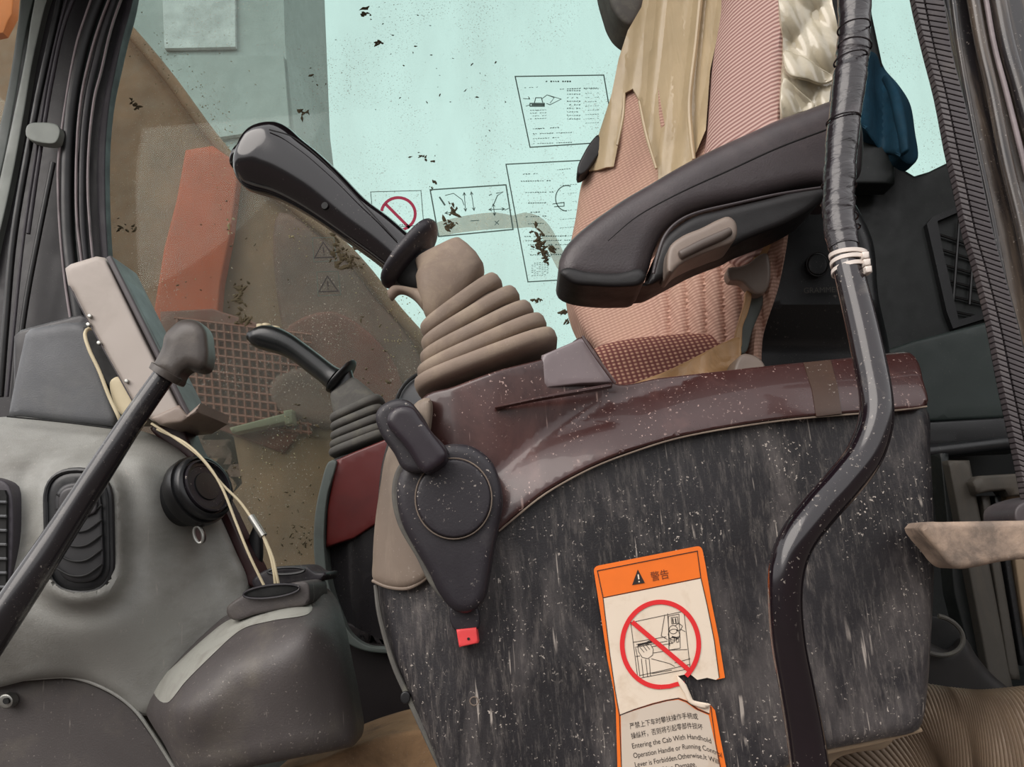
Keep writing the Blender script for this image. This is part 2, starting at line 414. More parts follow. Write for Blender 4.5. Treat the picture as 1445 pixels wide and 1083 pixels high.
M = dict(
 black = worn('scuffed black plastic', (37,35,38), .42, (106,100,98), .48, 8, (1.6,1.6,.7), streaks=.26, specks=1.0, scratches=.7, grain=.25, contrast=.3),
 brown = worn('worn brown-black gloss plastic', (56,30,28), .30, (104,70,64), .3, 14, (1,1,.5), specks=.8, scratches=.55, speck_rgb=(200,170,160), coat=.3, contrast=.3),  # brown base includes the reddish reflection on the console cover
 beige = worn('dust-faded trim plastic', (118,104,92), .6, (152,138,122), .5, 20, (1,1,.3), specks=.3, contrast=.2),
 leverblk = worn('matt black moulded plastic', (36,32,38), .45, (90,86,84), .28, 12, specks=.8, grain=.15),
 gripblk = worn('polished black grip', (18,13,16), .14, (50,38,42), .1, 10, specks=.12, coat=.5),
 rubber = worn('dusty taupe rubber', (132,116,103), .75, (158,142,122), .45, 25, specks=.15, grain=.3, contrast=.2),
 rubber2 = worn('grey-green rubber', (84,82,78), .7, (112,110,98), .4, 30, grain=.2),
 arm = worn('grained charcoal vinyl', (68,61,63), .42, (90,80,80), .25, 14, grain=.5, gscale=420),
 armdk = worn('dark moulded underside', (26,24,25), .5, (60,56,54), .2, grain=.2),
 taupe = worn('taupe plastic', (138,124,114), .42, (160,146,132), .25, grain=.15),
 shell = worn('dark recliner plastic', (30,31,33), .35, (60,60,60), .2, specks=.2, grain=.15),
 shelledge = worn('grey green shell edge', (92,100,96), .5, (70,72,68), .3),
 rail = worn('chipped black tube paint', (24,16,21), .17, (130,122,112), .08, 22, specks=.7, scratches=.3, speck_rgb=(175,165,155), coat=.4, contrast=.4),
 tape = worn('wrapped black tape', (40,35,38), .2, (100,92,94), .2, 30, wrinkle=.35, wscale=40, wstretch=(1,1,3), coat=.3, contrast=.35),
 tie = paint('off white nylon', (225,214,205), .45),
 dash = worn('grey textured dashboard', (142,142,137), .55, (92,89,82), .55, 4.5, (1,1,1.8), specks=.22, grain=.5, scratches=.2, contrast=.12),
 dashdk = worn('dark dusty dashboard plastic', (76,71,70), .5, (104,98,88), .35, 11, (1,1,1), specks=.35, grain=.4, scratches=.3, contrast=.16),
 dashred = worn('maroon dash edge', (46,18,20), .4),
 pod = worn('slate grey pod plastic', (92,94,97), .55, (110,110,108), .3, grain=.4),
 monitor = worn('warm white monitor plastic', (176,166,158), .5, (150,140,130), .25, specks=.08, contrast=.06),
 bezel = worn('grey bezel', (78,72,74), .4, (60,56,60), .3),
 screen = worn('dark screen', (66,60,68), .35),
 cream = paint('cream cable sheath', (205,192,160), .6),
 steel = worn('zinc steel', (165,165,160), .3, metal=.8),
 ventblk = worn('vent black', (24,25,27), .35, (60,60,60), .2, specks=.1),
 voidm = worn('unlit recess black', (9,10,10), .7),
 knob = worn('faded dark knob rubber', (66,60,56), .42, (98,90,82), .35, 20, grain=.15),
 pillar = worn('dark pillar coating', (44,42,45), .4, (70,68,68), .3, 10, (1,1,.2), specks=.15),
 pillar2 = worn('violet grey pillar trim', (62,58,64), .5, grain=.3),
 seal = worn('black rubber seal', (22,22,23), .35, (44,44,44), .3),
 sealrim = worn('worn seal lip', (150,138,140), .4, (84,78,80), .5),
 pale = worn('pale green grey strip', (146,152,146), .5, (100,104,100), .35, 10, (1,1,.2)),
 bpillar = worn('grimy door pillar', (34,31,33), .3, (128,112,96), .55, 14, (2.5,2.5,.14), specks=.5, scratches=.5, coat=.3, contrast=.4),
 edgetrim = worn('ribbed edge trim rubber', (74,68,70), .5, (104,96,92), .35, 20, specks=.15),
 rear = worn('dark green black panel', (26,30,30), .5, (44,48,46), .25, specks=.05),
 rearbox = worn('green grey box', (44,54,52), .5, (64,72,68), .3, 8, specks=.1),
 cloth = worn('dark teal cloth', (14,64,86), .85, (8,44,60), .5, 12, grain=.5, wrinkle=.5, wscale=16, wstretch=(1,1,.4)),
 film = worn('yellowed torn film', (186,166,132), .45, (158,140,112), .35, 16, (1,1,.4), wrinkle=.28, wscale=26, wstretch=(2.2,2.2,.25), coat=.2, contrast=.15),
 film2 = worn('crumpled pale film', (206,196,172), .2, (168,160,138), .4, 20, wrinkle=.25, wscale=45, wstretch=(1,1,.6), coat=.6, contrast=.1, alpha=.9),
 tan = worn('tan wrapper', (200,158,112), .4, (120,96,62), .35, 20, wrinkle=.6, wscale=26, contrast=.2),
 orange = paint('safety orange print', (244,118,30)), paper = worn('soiled white print', (232,216,196), .55, (196,170,140), .3, 30, contrast=.05),
 paper2 = worn('soiled grey paper', (208,194,178), .55, (180,150,120), .25, 30, contrast=.05),
 red = paint('sign red', (226,40,44)), ink = paint('print black', (38,30,28)), tagred = worn('faded red tag', (228,70,72), .5, (240,120,110), .3),
 hose = worn('dusty corrugated rubber', (138,120,102), .55, (164,142,114), .5, 9, specks=.25, grain=.2, contrast=.2),
 sleeve = worn('black gaiter rubber', (34,31,30), .6, (60,50,40), .3, 14),
 latch = worn('mud caked latch', (120,106,95), .75, (184,160,140), .8, 34, (1,1,1), specks=.5, grain=.6, gscale=260, contrast=.35),
 slat = worn('shadowed grey slat', (72,68,62), .6, (98,88,76), .4, 12, (1,1,.3)),
 tanslat = worn('tan slat', (150,130,106), .6),
 sill = worn('muddy sill', (150,120,88), .8, (70,52,40), .5, 14, specks=.4, grain=.6, contrast=.3),
 fabric = fabric('pink brown seat weave', (214,178,160), (170,132,118), .0054, .3, (196,164,142), xk=.4),
 fabric2 = fabric('rose ribbed bolster weave', (212,182,172), (150,112,106), .0066, .6, xk=.0),
 fabric3 = fabric('coarse maroon seat weave', (214,172,146), (116,70,68), .0064, .8),
 boom = worn('weathered brown boom paint', (156,108,84), .7, (134,92,76), .5, 1.6, (1,1,1), contrast=.25, specks=.15),
 boomor = worn('faded orange paint', (206,88,54), .7, (182,84,60), .4, 3, contrast=.12, specks=.1),
 boomred = worn('dull red guard', (136,70,60), .7, (120,76,64), .5, 4, contrast=.25),
 boomdk = worn('dark hydraulic block', (136,92,82), .7, (96,66,64), .5, 3, contrast=.35),
 build = worn('reflected grey render', (200,196,196), .9, (176,174,174), .4, .8, contrast=.08),
 build2 = worn('reflected pink grey render', (236,226,228), .9),
 ground = worn('trampled earth', (120,108,92), .9, (96,86,74), .5, 1, contrast=.2),
 mud = worn('dried mud', (86,76,54), .9, (58,50,36), .5, 60), mudpale = worn('pale mud', (165,155,120), .9), 
 printg = paint('grey green decal print', (74,100,92)), glassred = paint('decal crimson', (190,40,80)),
 glass = glass('tinted cab glass', (.67,.80,.765), (196,188,176), .09, .8),
 glassclear = glass('front cab glass', (.8,.93,.88), (170,170,160), .12, .3),
)

# ================================================================== SETTING
WY = 1.75   # depth of the far cab side
struct('ground', box(-14,14,2.0,40,-1.3,-1.2), M['ground'])
struct('floor', box(-1.3,1.35,.95,1.95,-.10,-.06), M['rear'])
struct('ceiling', box(-1.7,1.4,.80,1.9,1.95,2.0), M['rear'])
struct('wall_rear', box(1.36,1.40,.86,1.95,-.4,1.94), M['rear'])
struct('wall_right', relief([(380,880),(700,850),(1160,700),(1160,1250),(380,1250)], WY, .05, 0, 60, True), M['rear'])
w1 = struct('window_1', relief([(60,-260),(1190,-260),(1190,640),(1000,960),(60,960)], WY, .006, 0, 60, True), M['glass'], smooth=False)
w2 = struct('window_2', relief([(1190,-260),(1520,-260),(1520,420),(1190,420)], WY, .006, 0, 60, True), M['glass'], smooth=False)
# rear quarter panel with recess and box
q = struct('wall_quarter', relief([(1120,150),(1205,165),(1240,212),(1272,238),(1290,249),(1310,243),(1345,226),(1445,190),(1640,120),(1640,1150),(1120,1150)], 1.60, .08, 5, 16), M['rear'])
struct('quarter_post', relief([(1168,-120),(1222,-120),(1230,20),(1249,110),(1262,160),(1262,260),(1150,260),(1150,100)], 1.52, .05, 5, 14, True), M['rear'], q)
struct('recess_frame', relief([(1308,316),(1316,306),(1440,254),(1440,262),(1323,312),(1330,350),(1353,452),(1440,424),(1440,434),(1345,464),(1336,440),(1318,360)], 1.585, .02, 0, 8, True), M['shell'], q)
for i in range(6):
    t = i/5
    struct('net_strand', tube([(1322+25*t,330+110*t,1.592,2.0),(1440,330+110*t+40-20*t,1.592,2.0)],6,2), M['seal'], q)
for i in range(1,5):
    struct('net_strand', tube([(1330+24*i,318-9*i,1.588,2.0),(1330+24*i-22+12,450-10*i,1.588,2.0)],6,2), M['seal'], q)

# front pillar of the far side, with its window rubbers
fp = struct('trim_1', relief([(75,-300),(240,-300),(205,-120),(184,10),(173,50),(163,93),(153,140),(147,200),(146,266),(149,360),(160,480),(178,620),(190,700),(-40,700),(-20,400),(0,316),(40,100)], 1.70, .03, 4, 12), M['pillar'])
struct('seal_strip', relief([(240,-300),(250,-300),(215,-120),(186,10),(175,50),(165,93),(156,140),(150,200),(149,266),(153,360),(165,480),(184,620),(176,620),(158,480),(143,360),(137,266),(138,200),(146,140),(156,93),(166,50),(176,10),(205,-120)],1.675,.02,3,8), M['pillar2'], fp)
for pts,rad,mt in (([(150,-60),(118,30),(105,76),(92,150),(83,220),(82,266),(85,330),(92,400),(104,480)],2.0,'sealrim'),
                   ([(178,-60),(142,30),(123,96),(113,150),(108,216),(108,300),(114,360),(124,430)],2.0,'sealrim'),
                   ([(194,-60),(160,30),(143,100),(133,140),(126,200),(124,266),(128,333),(134,390),(142,450)],2.0,'sealrim'),
                   ([(165,-60),(130,30),(114,86),(102,150),(96,220),(95,300),(100,370),(112,450)],10,'seal'),
                   ([(186,-60),(152,30),(133,100),(123,150),(117,216),(116,300),(121,370),(130,440)],6,'pillar'),
                   ([(128,-60),(92,30),(74,110),(62,180),(50,260),(40,330)],3,'pillar2'),
                   ([(98,-60),(78,30),(60,110),(46,180),(20,330),(8,460),(0,560)],5,'seal'),
                   ([(112,-60),(86,30),(68,110),(55,190),(34,330),(20,460),(10,560)],2.2,'pillar2'),
                   ([(75,230),(55,330),(38,420),(24,520),(16,600)],4,'seal')):
    struct('seal_bead', tube([(a,b,1.655 if rad>5 else 1.645,rad) for a,b in pts],10,6), M[mt], fp)
struct('clip', relief([(38,178),(44,174),(80,176),(85,184),(80,200),(74,203),(44,198),(37,192)],1.62,.02,2,4), M['pale'], fp)
struct('pale_strip', relief([(66,-60),(82,-60),(62,17),(46,90),(36,150),(20,240),(0,330),(-20,400),(-34,400),(-14,316),(20,160),(36,80),(46,17)],1.68,.03,3,10), M['pale'], fp)
struct('outer_strip', relief([(40,-60),(56,-60),(38,40),(22,140),(0,250),(-30,330),(-40,330),(-10,220),(14,110),(26,30)],1.69,.03,3,10), M['shelledge'], fp)
w3 = struct('window_3', relief([(-160,-160),(70,-160),(20,120),(-30,400),(-160,400)], 1.80, .006, 0, 60, True), M['glassclear'], smooth=False)

# dirty sill at the bottom and dark wall below the far window
struct('trim_2', relief([(380,1096),(440,1076),(500,1052),(545,1038),(600,1028),(660,1020),(720,1200),(380,1200)], 1.02, .15, 8, 14), M['sill'])
struct('trim_3', relief([(470,880),(560,905),(640,900),(700,1100),(480,1100)], 1.40, .1, 4, 16), worn('blackish maroon',(26,18,19),.6), label='dark maroon lower panel under the far console')

# ------------------------------------------------------------------ outside, beyond the far window
bo = thing('excavator_boom', 'weathered brown machine boom filling the lower left of the far window', 'boom', P(300,700,2.9), )
put('boom_body', relief([(20,-260),(90,-60),(150,10),(186,45),(215,76),(240,108),(270,150),(300,190),(345,238),(390,270),(420,290),(480,338),(520,382),(560,432),(600,478),(660,540),(760,640),(860,760),(860,1180),(20,1180)], 2.9, .5, 30, 34), M['boom'], bo)
put('edge_plate', tube([(150,10,2.88,9),(186,47,2.88,9),(240,112,2.88,9),(300,194,2.88,9),(345,243,2.88,9),(420,296,2.88,9),(480,345,2.88,9),(520,388,2.88,9),(560,440,2.88,9),(610,495,2.88,9)],10,4), M['boom'], bo)
put('hydraulic_block', relief([(395,300),(470,350),(530,420),(590,500),(600,700),(470,700),(440,560),(400,470)], 2.86, .1, 10, 24), M['boomdk'], bo)
put('round_boss', relief(ellipse(450,560,74,44,10), 2.80, .08, 12, 16), M['boomdk'], bo)
put('red_plate', relief([(400,470),(470,440),(560,520),(560,640),(500,560),(430,520)], 2.83, .05, 5, 20), M['boomred'], bo)
put('dark_plate', relief([(190,560),(330,590),(350,700),(210,700)], 2.84, .05, 5, 20, True), M['boomdk'], bo)
put('lower_plate', relief([(250,600),(440,560),(520,620),(540,860),(300,860)], 2.84, .05, 8, 24, True), M['boom'], bo)
op_ = thing('painted_post', 'faded orange upright panel bolted on the brown boom behind the monitor', 'post', P(270,480,2.84))
put('panel_face', relief([(262,212),(300,206),(338,232),(326,330),(312,400),(303,500),(212,500),(219,430),(232,350),(250,280)], 2.84, .04, 4, 18, True), M['boomor'], op_)
gp = thing('perforated_guard', 'dull red guard grille seen through the glass between monitor and far lever', 'guard', P(330,640,2.80))
put('guard_sheet', relief([(226,440),(300,436),(380,462),(450,520),(440,590),(400,640),(290,600),(230,520)], 2.82, .02, 3, 20, True), M['boomred'], gp)
gb = []
for i in range(17):
    x_ = 250+11*i; gb.append(tube([(x_,448+i*1.5,2.81,2.2),(x_+10,590+i*1.5,2.81,2.2)],5,2))
for j in range(13):
    y_ = 455+11.5*j; gb.append(tube([(246,y_-6,2.81,2.2),(440,y_+18,2.81,2.2)],5,2))
put('guard_mesh', join(*gb), worn('guard rib paint',(152,84,70),.7), gp, kind='stuff')
rb = thing('reinforcing_bar', 'pale grey flat bar lying slanted across the boom below the far lever', 'bar', P(370,610,2.76))
put('bar', relief([(324,604),(408,582),(412,594),(328,612)], 2.76,.05,2,6,True), M['tanslat'], rb)
put('bar_end', relief([(400,580),(412,578),(414,598),(402,600)], 2.755,.05,2,4,True), M['tanslat'], rb)
bd = thing('building_reflection', 'building reflection at the upper left of the far window, modelled as grey slabs outside', 'building', P(300,300,7.5))  # reflection in the glass, modelled as solid slabs beyond it
put('wall', relief([(60,-300),(392,-300),(402,60),(414,170),(430,290),(440,620),(60,620)], 7.5, 2.0, 0, 80, True), M['build'], bd, smooth=False)
put('lit_bay', relief([(222,-200),(330,-200),(332,66),(232,68)], 7.45, .3, 0, 80, True), M['build2'], bd, smooth=False)
put('lower_band', relief([(250,78),(400,78),(408,180),(262,200)], 7.44, .3, 0, 80, True), M['build'], bd, smooth=False)
single('roadside_sign', relief([(-30,-60),(24,-60),(18,20),(4,46),(-40,56)], 2.4, .03, 3, 14, True), M['orange'], 'orange sign outside, cut off by the top left corner', 'sign')

# printed decals on the far window -----------------------------------
DY = WY-.0015
def decal(name, label, frame, lines=(), shapes=(), fw=1.6, extra=(), group=None):
    t = thing(name, label, 'decal', P(sum(p[0] for p in frame)/len(frame), max(p[1] for p in frame), DY))
    put('border', strip(frame, fw, DY, closed=True), M['printg'], t, smooth=False)
    if lines: put('print', join(*[strip(l, w_, DY) for l,w_ in lines]), M['printg'], t, smooth=False, kind='stuff')
    for nm, g, mt in shapes: put(nm, g, M[mt], t, smooth=False)
    return t
def micro(x0,y0,x1,y1,w=1.5,seg=3.2):
    out = []; n = max(1,int(math.hypot(x1-x0,y1-y0)/seg)); rr = random.Random(int(x0*7+y0*13))
    for i in range(n):
        if rr.random() < .14: continue
        a = i/n; b = (i+.7)/n; j = rr.uniform(-.5,.5); out.append(([(x0+(x1-x0)*a,y0+(y1-y0)*a+j),(x0+(x1-x0)*b,y0+(y1-y0)*b-j)], w*rr.uniform(.5,1)))
    return out
L_ = micro(770,115,810,115,2.4)
for k in range(4): L_ += micro(752,182+7*k,790+18*(k%2),180+7*k,1.3)
for k in range(9): L_ += micro(800,128+5*k,820,128+5*k,1.4)+micro(826,126+6*k,846,125+6*k,.9)
L_ += micro(740,124,760,123,1)+micro(790,126,844,124,1.6)
for k in range(4): L_ += micro(748,156+4*k,772,155+4*k,1)
mach = [([(748,146),(768,146),(768,150),(748,150),(748,146)],1.6),([(750,148),(768,148)],2.2),([(754,146),(756,138),(764,138),(766,145)],1.2),([(764,140),(772,134),(792,140),(776,148),(771,146)],1.0),([(772,134),(782,138),(776,146)],.8),([(738,139),(748,140)],.9),([(742,150),(748,148)],.9)]
decal('warning_decal','rectangular decal with small digger drawing, highest on the far window beside the seat',[(727,108),(852,106),(868,200),(748,208)],L_+mach)
L_ = []
for (y_,a,b) in ((246,738,760),(256,735,778),(272,738,782),(287,742,778),(300,745,770),(306,742,772),(316,745,775),(334,740,800),(340,742,806),(346,745,806),(352,745,790),(360,748,800)): L_ += micro(a,y_,b,y_-1,1.5)
L_ += micro(786,240,806,238,1.2); 
for k in range(8): L_ += micro(750,372+2.5*k,775,370+2.5*k,.9) + micro(790,262+12*k,815,260+12*k,.8)
L_ += [(arcpts(800,280,16,18,90,290),1.4),([(780,288),(796,286),(796,291),(782,292)],1.2)]
decal('warning_decal','tall text decal on the far window directly left of the armrest tip',[(714,232),(830,226),(848,392),(745,398)],L_)
ar = []
def arrow(x0,y0,x1,y1):
    d = np.array([x1-x0,y1-y0],float); d /= np.linalg.norm(d); n_ = np.array([-d[1],d[0]])
    for (p,s) in (((x0,y0),1),((x1,y1),-1)):
        p = np.array(p); ar.append(([tuple(p+d*s*4+n_*2), tuple(p), tuple(p+d*s*4-n_*2)],1.1))
    ar.append(([(x0,y0),(x1,y1)],1.0))
arrow(655,272,657,298); arrow(665,271,669,297); arrow(690,296,712,295); arrow(696,288,698,304); arrow(628,301,642,299)
ar += [([(700,273),(710,271),(702,276),(697,288)],1.3),([(628,276),(640,273),(652,282),(655,290)],1),([(620,278),(628,290)],2.4),([(698,312),(704,317)],1),([(704,311),(698,318)],1),([(664,312),(676,311)],1),([(712,297),(718,294)],1),([(690,276),(694,274)],1.3)]
decal('warning_decal','wide decal of control arrows on the far window, above the near lever boot',[(607,268),(714,261),(724,324),(619,334)],ar,fw=1.8)
ring = join(strip(arcpts(562,302,24,23,-170,80,22),4.2,DY), strip([(544,288),(578,322)],4.2,DY))
decal('prohibition_decal','square decal with a crimson prohibition ring, right of the near lever grip',[(523,271),(594,269),(598,318),(528,322)],micro(560,318,580,317),[('prohibition_ring',ring,'glassred')],fw=1.0)
for (cx,cy,lab) in ((457,354,'upper warning triangle decal on the far window left of the mud splash'),(463,402,'lower warning triangle decal on the far window under another triangle')):
    t = thing('triangle_decal', lab, 'decal', P(cx,cy+14,DY), 'warning triangle decals on the far window')
    put('triangle', join(strip([(cx-1,cy-12),(cx-13,cy+10),(cx+14,cy+9)],1.5,DY,closed=True),strip([(cx-1,cy-5),(cx,cy+3)],1.6,DY),strip([(cx,cy+5),(cx,cy+7)],1.6,DY)), M['ink'], t, smooth=False)
    put('frame', strip([(cx-16,cy-18),(cx+14,cy-19),(cx+18,cy+14),(cx-14,cy+16)],.6,DY,closed=True), M['printg'], t, smooth=False)

# mud on the far window
def blob(cx,cy,rx,ry,rot=0,j=.45,n=14,seed=0):
    rr = random.Random(seed*31+int(cx)+int(cy)*3); pts = []
    for i in range(n):
        a = 2*math.pi*i/n; k = 1+rr.uniform(-j,j); x_=rx*k*math.cos(a); y_=ry*k*math.sin(a); c=math.cos(math.radians(rot)); s=math.sin(math.radians(rot))
        pts.append((cx+x_*c-y_*s, cy+x_*s+y_*c))
    V = [P(cx,cy,WY-.004)]+[P(a,b,WY-.001) for a,b in pts]; return V, [(0,i+1,(i+1)%n+1) for i in range(n)]
bl = []; rr = random.Random(5)
for (cx,cy,sx,sy,n,s) in ((483,366,18,12,26,3.4),(474,352,6,14,10,2.4),(500,372,16,5,10,2.2),(428,160,4,5,6,3),(340,415,9,26,16,4),(344,452,8,8,8,4),(600,222,16,7,10,2.0),(608,262,8,10,8,2),(760,335,6,14,22,3),(770,355,8,16,26,3.2),(640,295,6,9,8,3),(628,318,12,8,12,2.6),(758,424,10,3,8,2.6),(800,430,5,16,10,3),(536,60,7,5,8,2.6),(518,20,8,6,6,2.4),(440,110,8,8,5,2),(190,150,6,10,8,3),(180,320,14,10,10,2.2),(640,110,60,60,16,1.1),(560,90,100,70,20,1.1),(700,180,80,60,14,1.0),(330,320,40,60,12,1.2),(300,420,80,50,18,1.1),(430,760,20,18,26,1.8),(400,720,40,80,40,1.3),(330,690,40,40,30,1.2),(540,540,20,20,8,2),(420,600,40,50,20,1.4),(520,470,30,30,10,1.2)):
    for k in range(n):
        x_ = rr.gauss(cx,sx*.6); y_ = rr.gauss(cy,sy*.6); r_ = s*rr.uniform(.4,1.4)
        bl.append(blob(x_,y_,r_*rr.uniform(.8,2),r_*.7,rr.uniform(-60,80),.5,10,k))
single('mud_spatter', join(*bl), M['mud'], 'dark mud spatter and grass bits stuck on the far window', 'mud', smooth=False, kind='stuff')
bl = []
for (cx,cy,sx,sy,n,s) in ((325,322,5,14,9,1.8),(412,335,4,6,4,1.6),(300,360,90,120,34,.7),(290,150,60,70,60,.6),(430,330,30,30,40,.7),(360,690,60,90,40,.8),(560,480,20,30,40,.8)):
    for k in range(n):
        x_ = rr.gauss(cx,sx*.6); y_ = rr.gauss(cy,sy*.6); r_ = s*rr.uniform(.5,1.5); bl.append(blob(x_,y_,r_*1.4,r_*.8,rr.uniform(0,90),.4,8,k))
_e = [(186,45),(240,108),(300,190),(345,238),(420,290),(480,338),(560,432),(600,478)]
for k in range(420):
    i = rr.randrange(len(_e)-1); t = rr.random(); x_ = _e[i][0]+(_e[i+1][0]-_e[i][0])*t+rr.gauss(8,22); y_ = _e[i][1]+(_e[i+1][1]-_e[i][1])*t+rr.gauss(0,18)
    r_ = rr.uniform(.35,.95); bl.append(blob(x_,y_,r_*1.2,r_,0,.3,6,k))
single('dust_specks', join(*bl), M['mudpale'], 'pale dust and dried droplets on the far window in front of the brown boom', 'dirt', smooth=False, kind='stuff')
sm = single('mud_smear', join(flat([(612,318),(640,308),(700,300),(724,304),(740,300),(760,305),(775,318),(790,345),(802,372),(812,392),(803,394),(790,384),(772,350),(756,322),(735,322),(690,324),(640,330),(618,334)],WY-.0008,10,False)), None or worn('thin brown mud smear',(168,150,108),.9,(116,96,60),.8,30,alpha=.55), 'thin tan mud smear streaked across the decals left of the armrest', 'mud', smooth=False)

# ================================================================== SEAT
seat = thing('driver_seat', 'pink-brown woven driver seat with ribbed bolster and dark side shell', 'seat', P(1000,640,1.25))
def seatY(p): p = np.asarray(p); return 1.38-(p[:,0]-800)*.0009 + .03*np.cos((p[:,0]-800)/300*3.1)
def backY(p):
    p = np.asarray(p); y = seatY(p); x_ = p[:,0]-(p[:,1]-430)*.06
    ch = np.clip((p[:,0]-918)/14,0,1)*np.clip((p[:,1]-330)/40,0,1)*(p[:,1]<520)
    return y - .016*np.abs(np.sin((x_-918)/26*math.pi))*ch + .008*ch
put('backrest', relief([(930,-60),(905,20),(885,60),(870,110),(862,150),(850,186),(832,225),(820,262),(812,310),(804,352),(802,400),(810,440),(826,472),(848,500),(900,560),(1060,560),(1078,470),(1100,400),(1116,300),(1120,160),(1120,-60)], backY, .10, 18, 5.5), M['fabric'], seat)
put('side_bolster', relief([(1026,-80),(1016,20),(1006,80),(1001,140),(996,200),(990,280),(1000,330),(1030,372),(1062,376),(1085,330),(1100,250),(1106,160),(1107,80),(1108,-80)], lambda p: seatY(p)-.035, .07, 30, 9), M['fabric2'], seat)
put('seat_cushion', relief([(830,500),(845,489),(880,480),(930,474),(985,471),(1030,476),(1062,486),(1075,560),(1060,640),(850,640),(836,560)], lambda p: 1.16-(np.asarray(p)[:,1]-480)*.0006, .18, 22, 9), M['fabric3'], seat)
put('headrest', relief([(850,-60),(858,0),(864,15),(873,28),(889,38),(900,30),(914,0),(940,-60)], 1.36, .08, 10, 6), M['rubber2'], seat)
put('edge_clip', relief([(845,190),(834,200),(822,220),(815,236),(816,248),(826,244),(840,226),(852,206)], 1.36, .03, 3, 5), M['armdk'], seat)
sh = put('side_shell', relief([(1092,330),(1084,380),(1072,430),(1058,470),(1048,500),(1060,560),(1256,560),(1256,500),(1240,420),(1228,330),(1170,250),(1120,300)], lambda p: 1.12+.05*np.clip((np.asarray(p)[:,1]-430)/60,0,1), .10, 14, 9), M['shell'], seat)
put('round_plug', relief(ellipse(1154,373,15,16), 1.108, .02, 3, 5), M['shell'], sh)
put('plug_groove', tube([(x_,y_,1.107,1.1) for x_,y_ in arcpts(1154,373,16,17,0,360,20)],6,1), M['voidm'], sh)
put('embossed_lettering', text('GRAMMER', 1134,414,11,2,1.112), M['slat'], sh, smooth=False)
put('shell_edge', relief([(1098,322),(1090,360),(1088,395),(1076,432),(1062,466),(1052,498),(1043,500),(1044,470),(1054,436),(1066,400),(1070,350),(1082,322)], 1.105, .03, 3, 6), M['shelledge'], seat)
put('recline_lever', relief([(1028,378),(1040,377),(1056,372),(1072,360),(1082,358),(1087,378),(1086,398),(1080,412),(1068,416),(1056,408),(1046,398),(1030,396),(1026,388)], 1.075, .018, 5, 5), M['taupe'], seat)
put('hinge_cover', relief([(1040,508),(1048,500),(1066,503),(1078,514),(1082,540),(1036,540)], 1.02, .05, 5, 6), M['taupe'], seat)

# torn film covers
def filmY(p): p=np.asarray(p); return backY(p)-.010-.004*np.sin(p[:,0]*.23+p[:,1]*.03)-.003*np.sin(p[:,0]*.11)
fm = thing('seat_film', 'torn yellowed film hanging over the seat backrest above the armrest', 'seat cover', P(930,250,1.24))
put('film_sheet', relief([(920,-60),(905,10),(886,43),(873,83),(863,133),(846,186),(830,241),(843,240),(855,236),(866,235),(873,200),(878,150),(882,131),(893,125),(903,143),(913,196),(929,240),(929,262),(960,262),(979,223),(996,183),(1002,100),(1019,20),(1026,-60)], filmY, .004, 0, 7, True), M['film'], fm)
put('film_fold', tube([(990,-20,1.17,5),(982,60,1.18,4),(973,140,1.19,4),(975,190,1.19,4),(979,225,1.19,3)],8,6), M['film'], fm)
put('film_fold', tube([(902,143,1.255,2.2),(912,190,1.25,2.6),(926,238,1.24,2)],6,6), M['film'], fm)
put('film_fold', tube([(881,132,1.268,2),(879,165,1.268,2.4),(871,205,1.272,2)],6,6), M['film'], fm)
put('film_slit', relief([(929,124),(933,150),(938,176),(933,180),(930,160)], 1.218, .002,0,4,True), M['fabric'], fm)
def crumple(p, y0):
    p = np.asarray(p); a, b = p[:,0], p[:,1]
    return y0-.011*np.abs(np.sin(a*.035+b*.028))-.009*np.abs(np.sin(b*.046-a*.04+1))-.004*np.abs(np.sin(a*.13-b*.05+2))
fm2 = thing('crumpled_film', 'crumpled glossy pale film bunched between bolster and taped rail', 'plastic film', P(1130,170,1.06))
put('film_sheet', relief([(1103,-60),(1170,-60),(1174,0),(1182,40),(1180,80),(1176,110),(1172,128),(1168,150),(1140,180),(1108,196),(1104,140),(1105,60)], lambda p: crumple(p, 1.065), .01, 0, 4), M['film2'], fm2)
put('film_flap', relief([(1106,72),(1130,78),(1158,96),(1178,110),(1160,118),(1140,112),(1112,104)], lambda p: crumple(p,1.052), .004, 2, 5), M['film2'], fm2)
put('film_flap', relief([(1106,110),(1128,128),(1150,150),(1126,160),(1106,170)], lambda p: crumple(p,1.050), .004, 2, 5), M['film2'], fm2)
tp = thing('tan_wrapper', 'tan torn wrapper tucked along the seat cushion edge behind the console', 'seat cover', P(1000,545,1.06))
put('wrapper_flap', relief([(862,556),(890,543),(940,524),(985,502),(1020,484),(1044,476),(1046,490),(1044,520),(1030,560),(880,566)], lambda p: 1.07-.01*np.sin(np.asarray(p)[:,0]*.09), .01, 4, 7), M['tan'], tp)
put('wrapper_strip', relief([(1062,360),(1070,334),(1084,322),(1096,322),(1090,345),(1080,362),(1068,372)], 1.09, .008, 2, 5), M['tan'], tp)
put('wrapper_strip', relief([(1054,410),(1060,414),(1056,440),(1048,462),(1046,490),(1038,478),(1044,450),(1050,430)], 1.085, .008, 2, 4), M['tan'], tp)

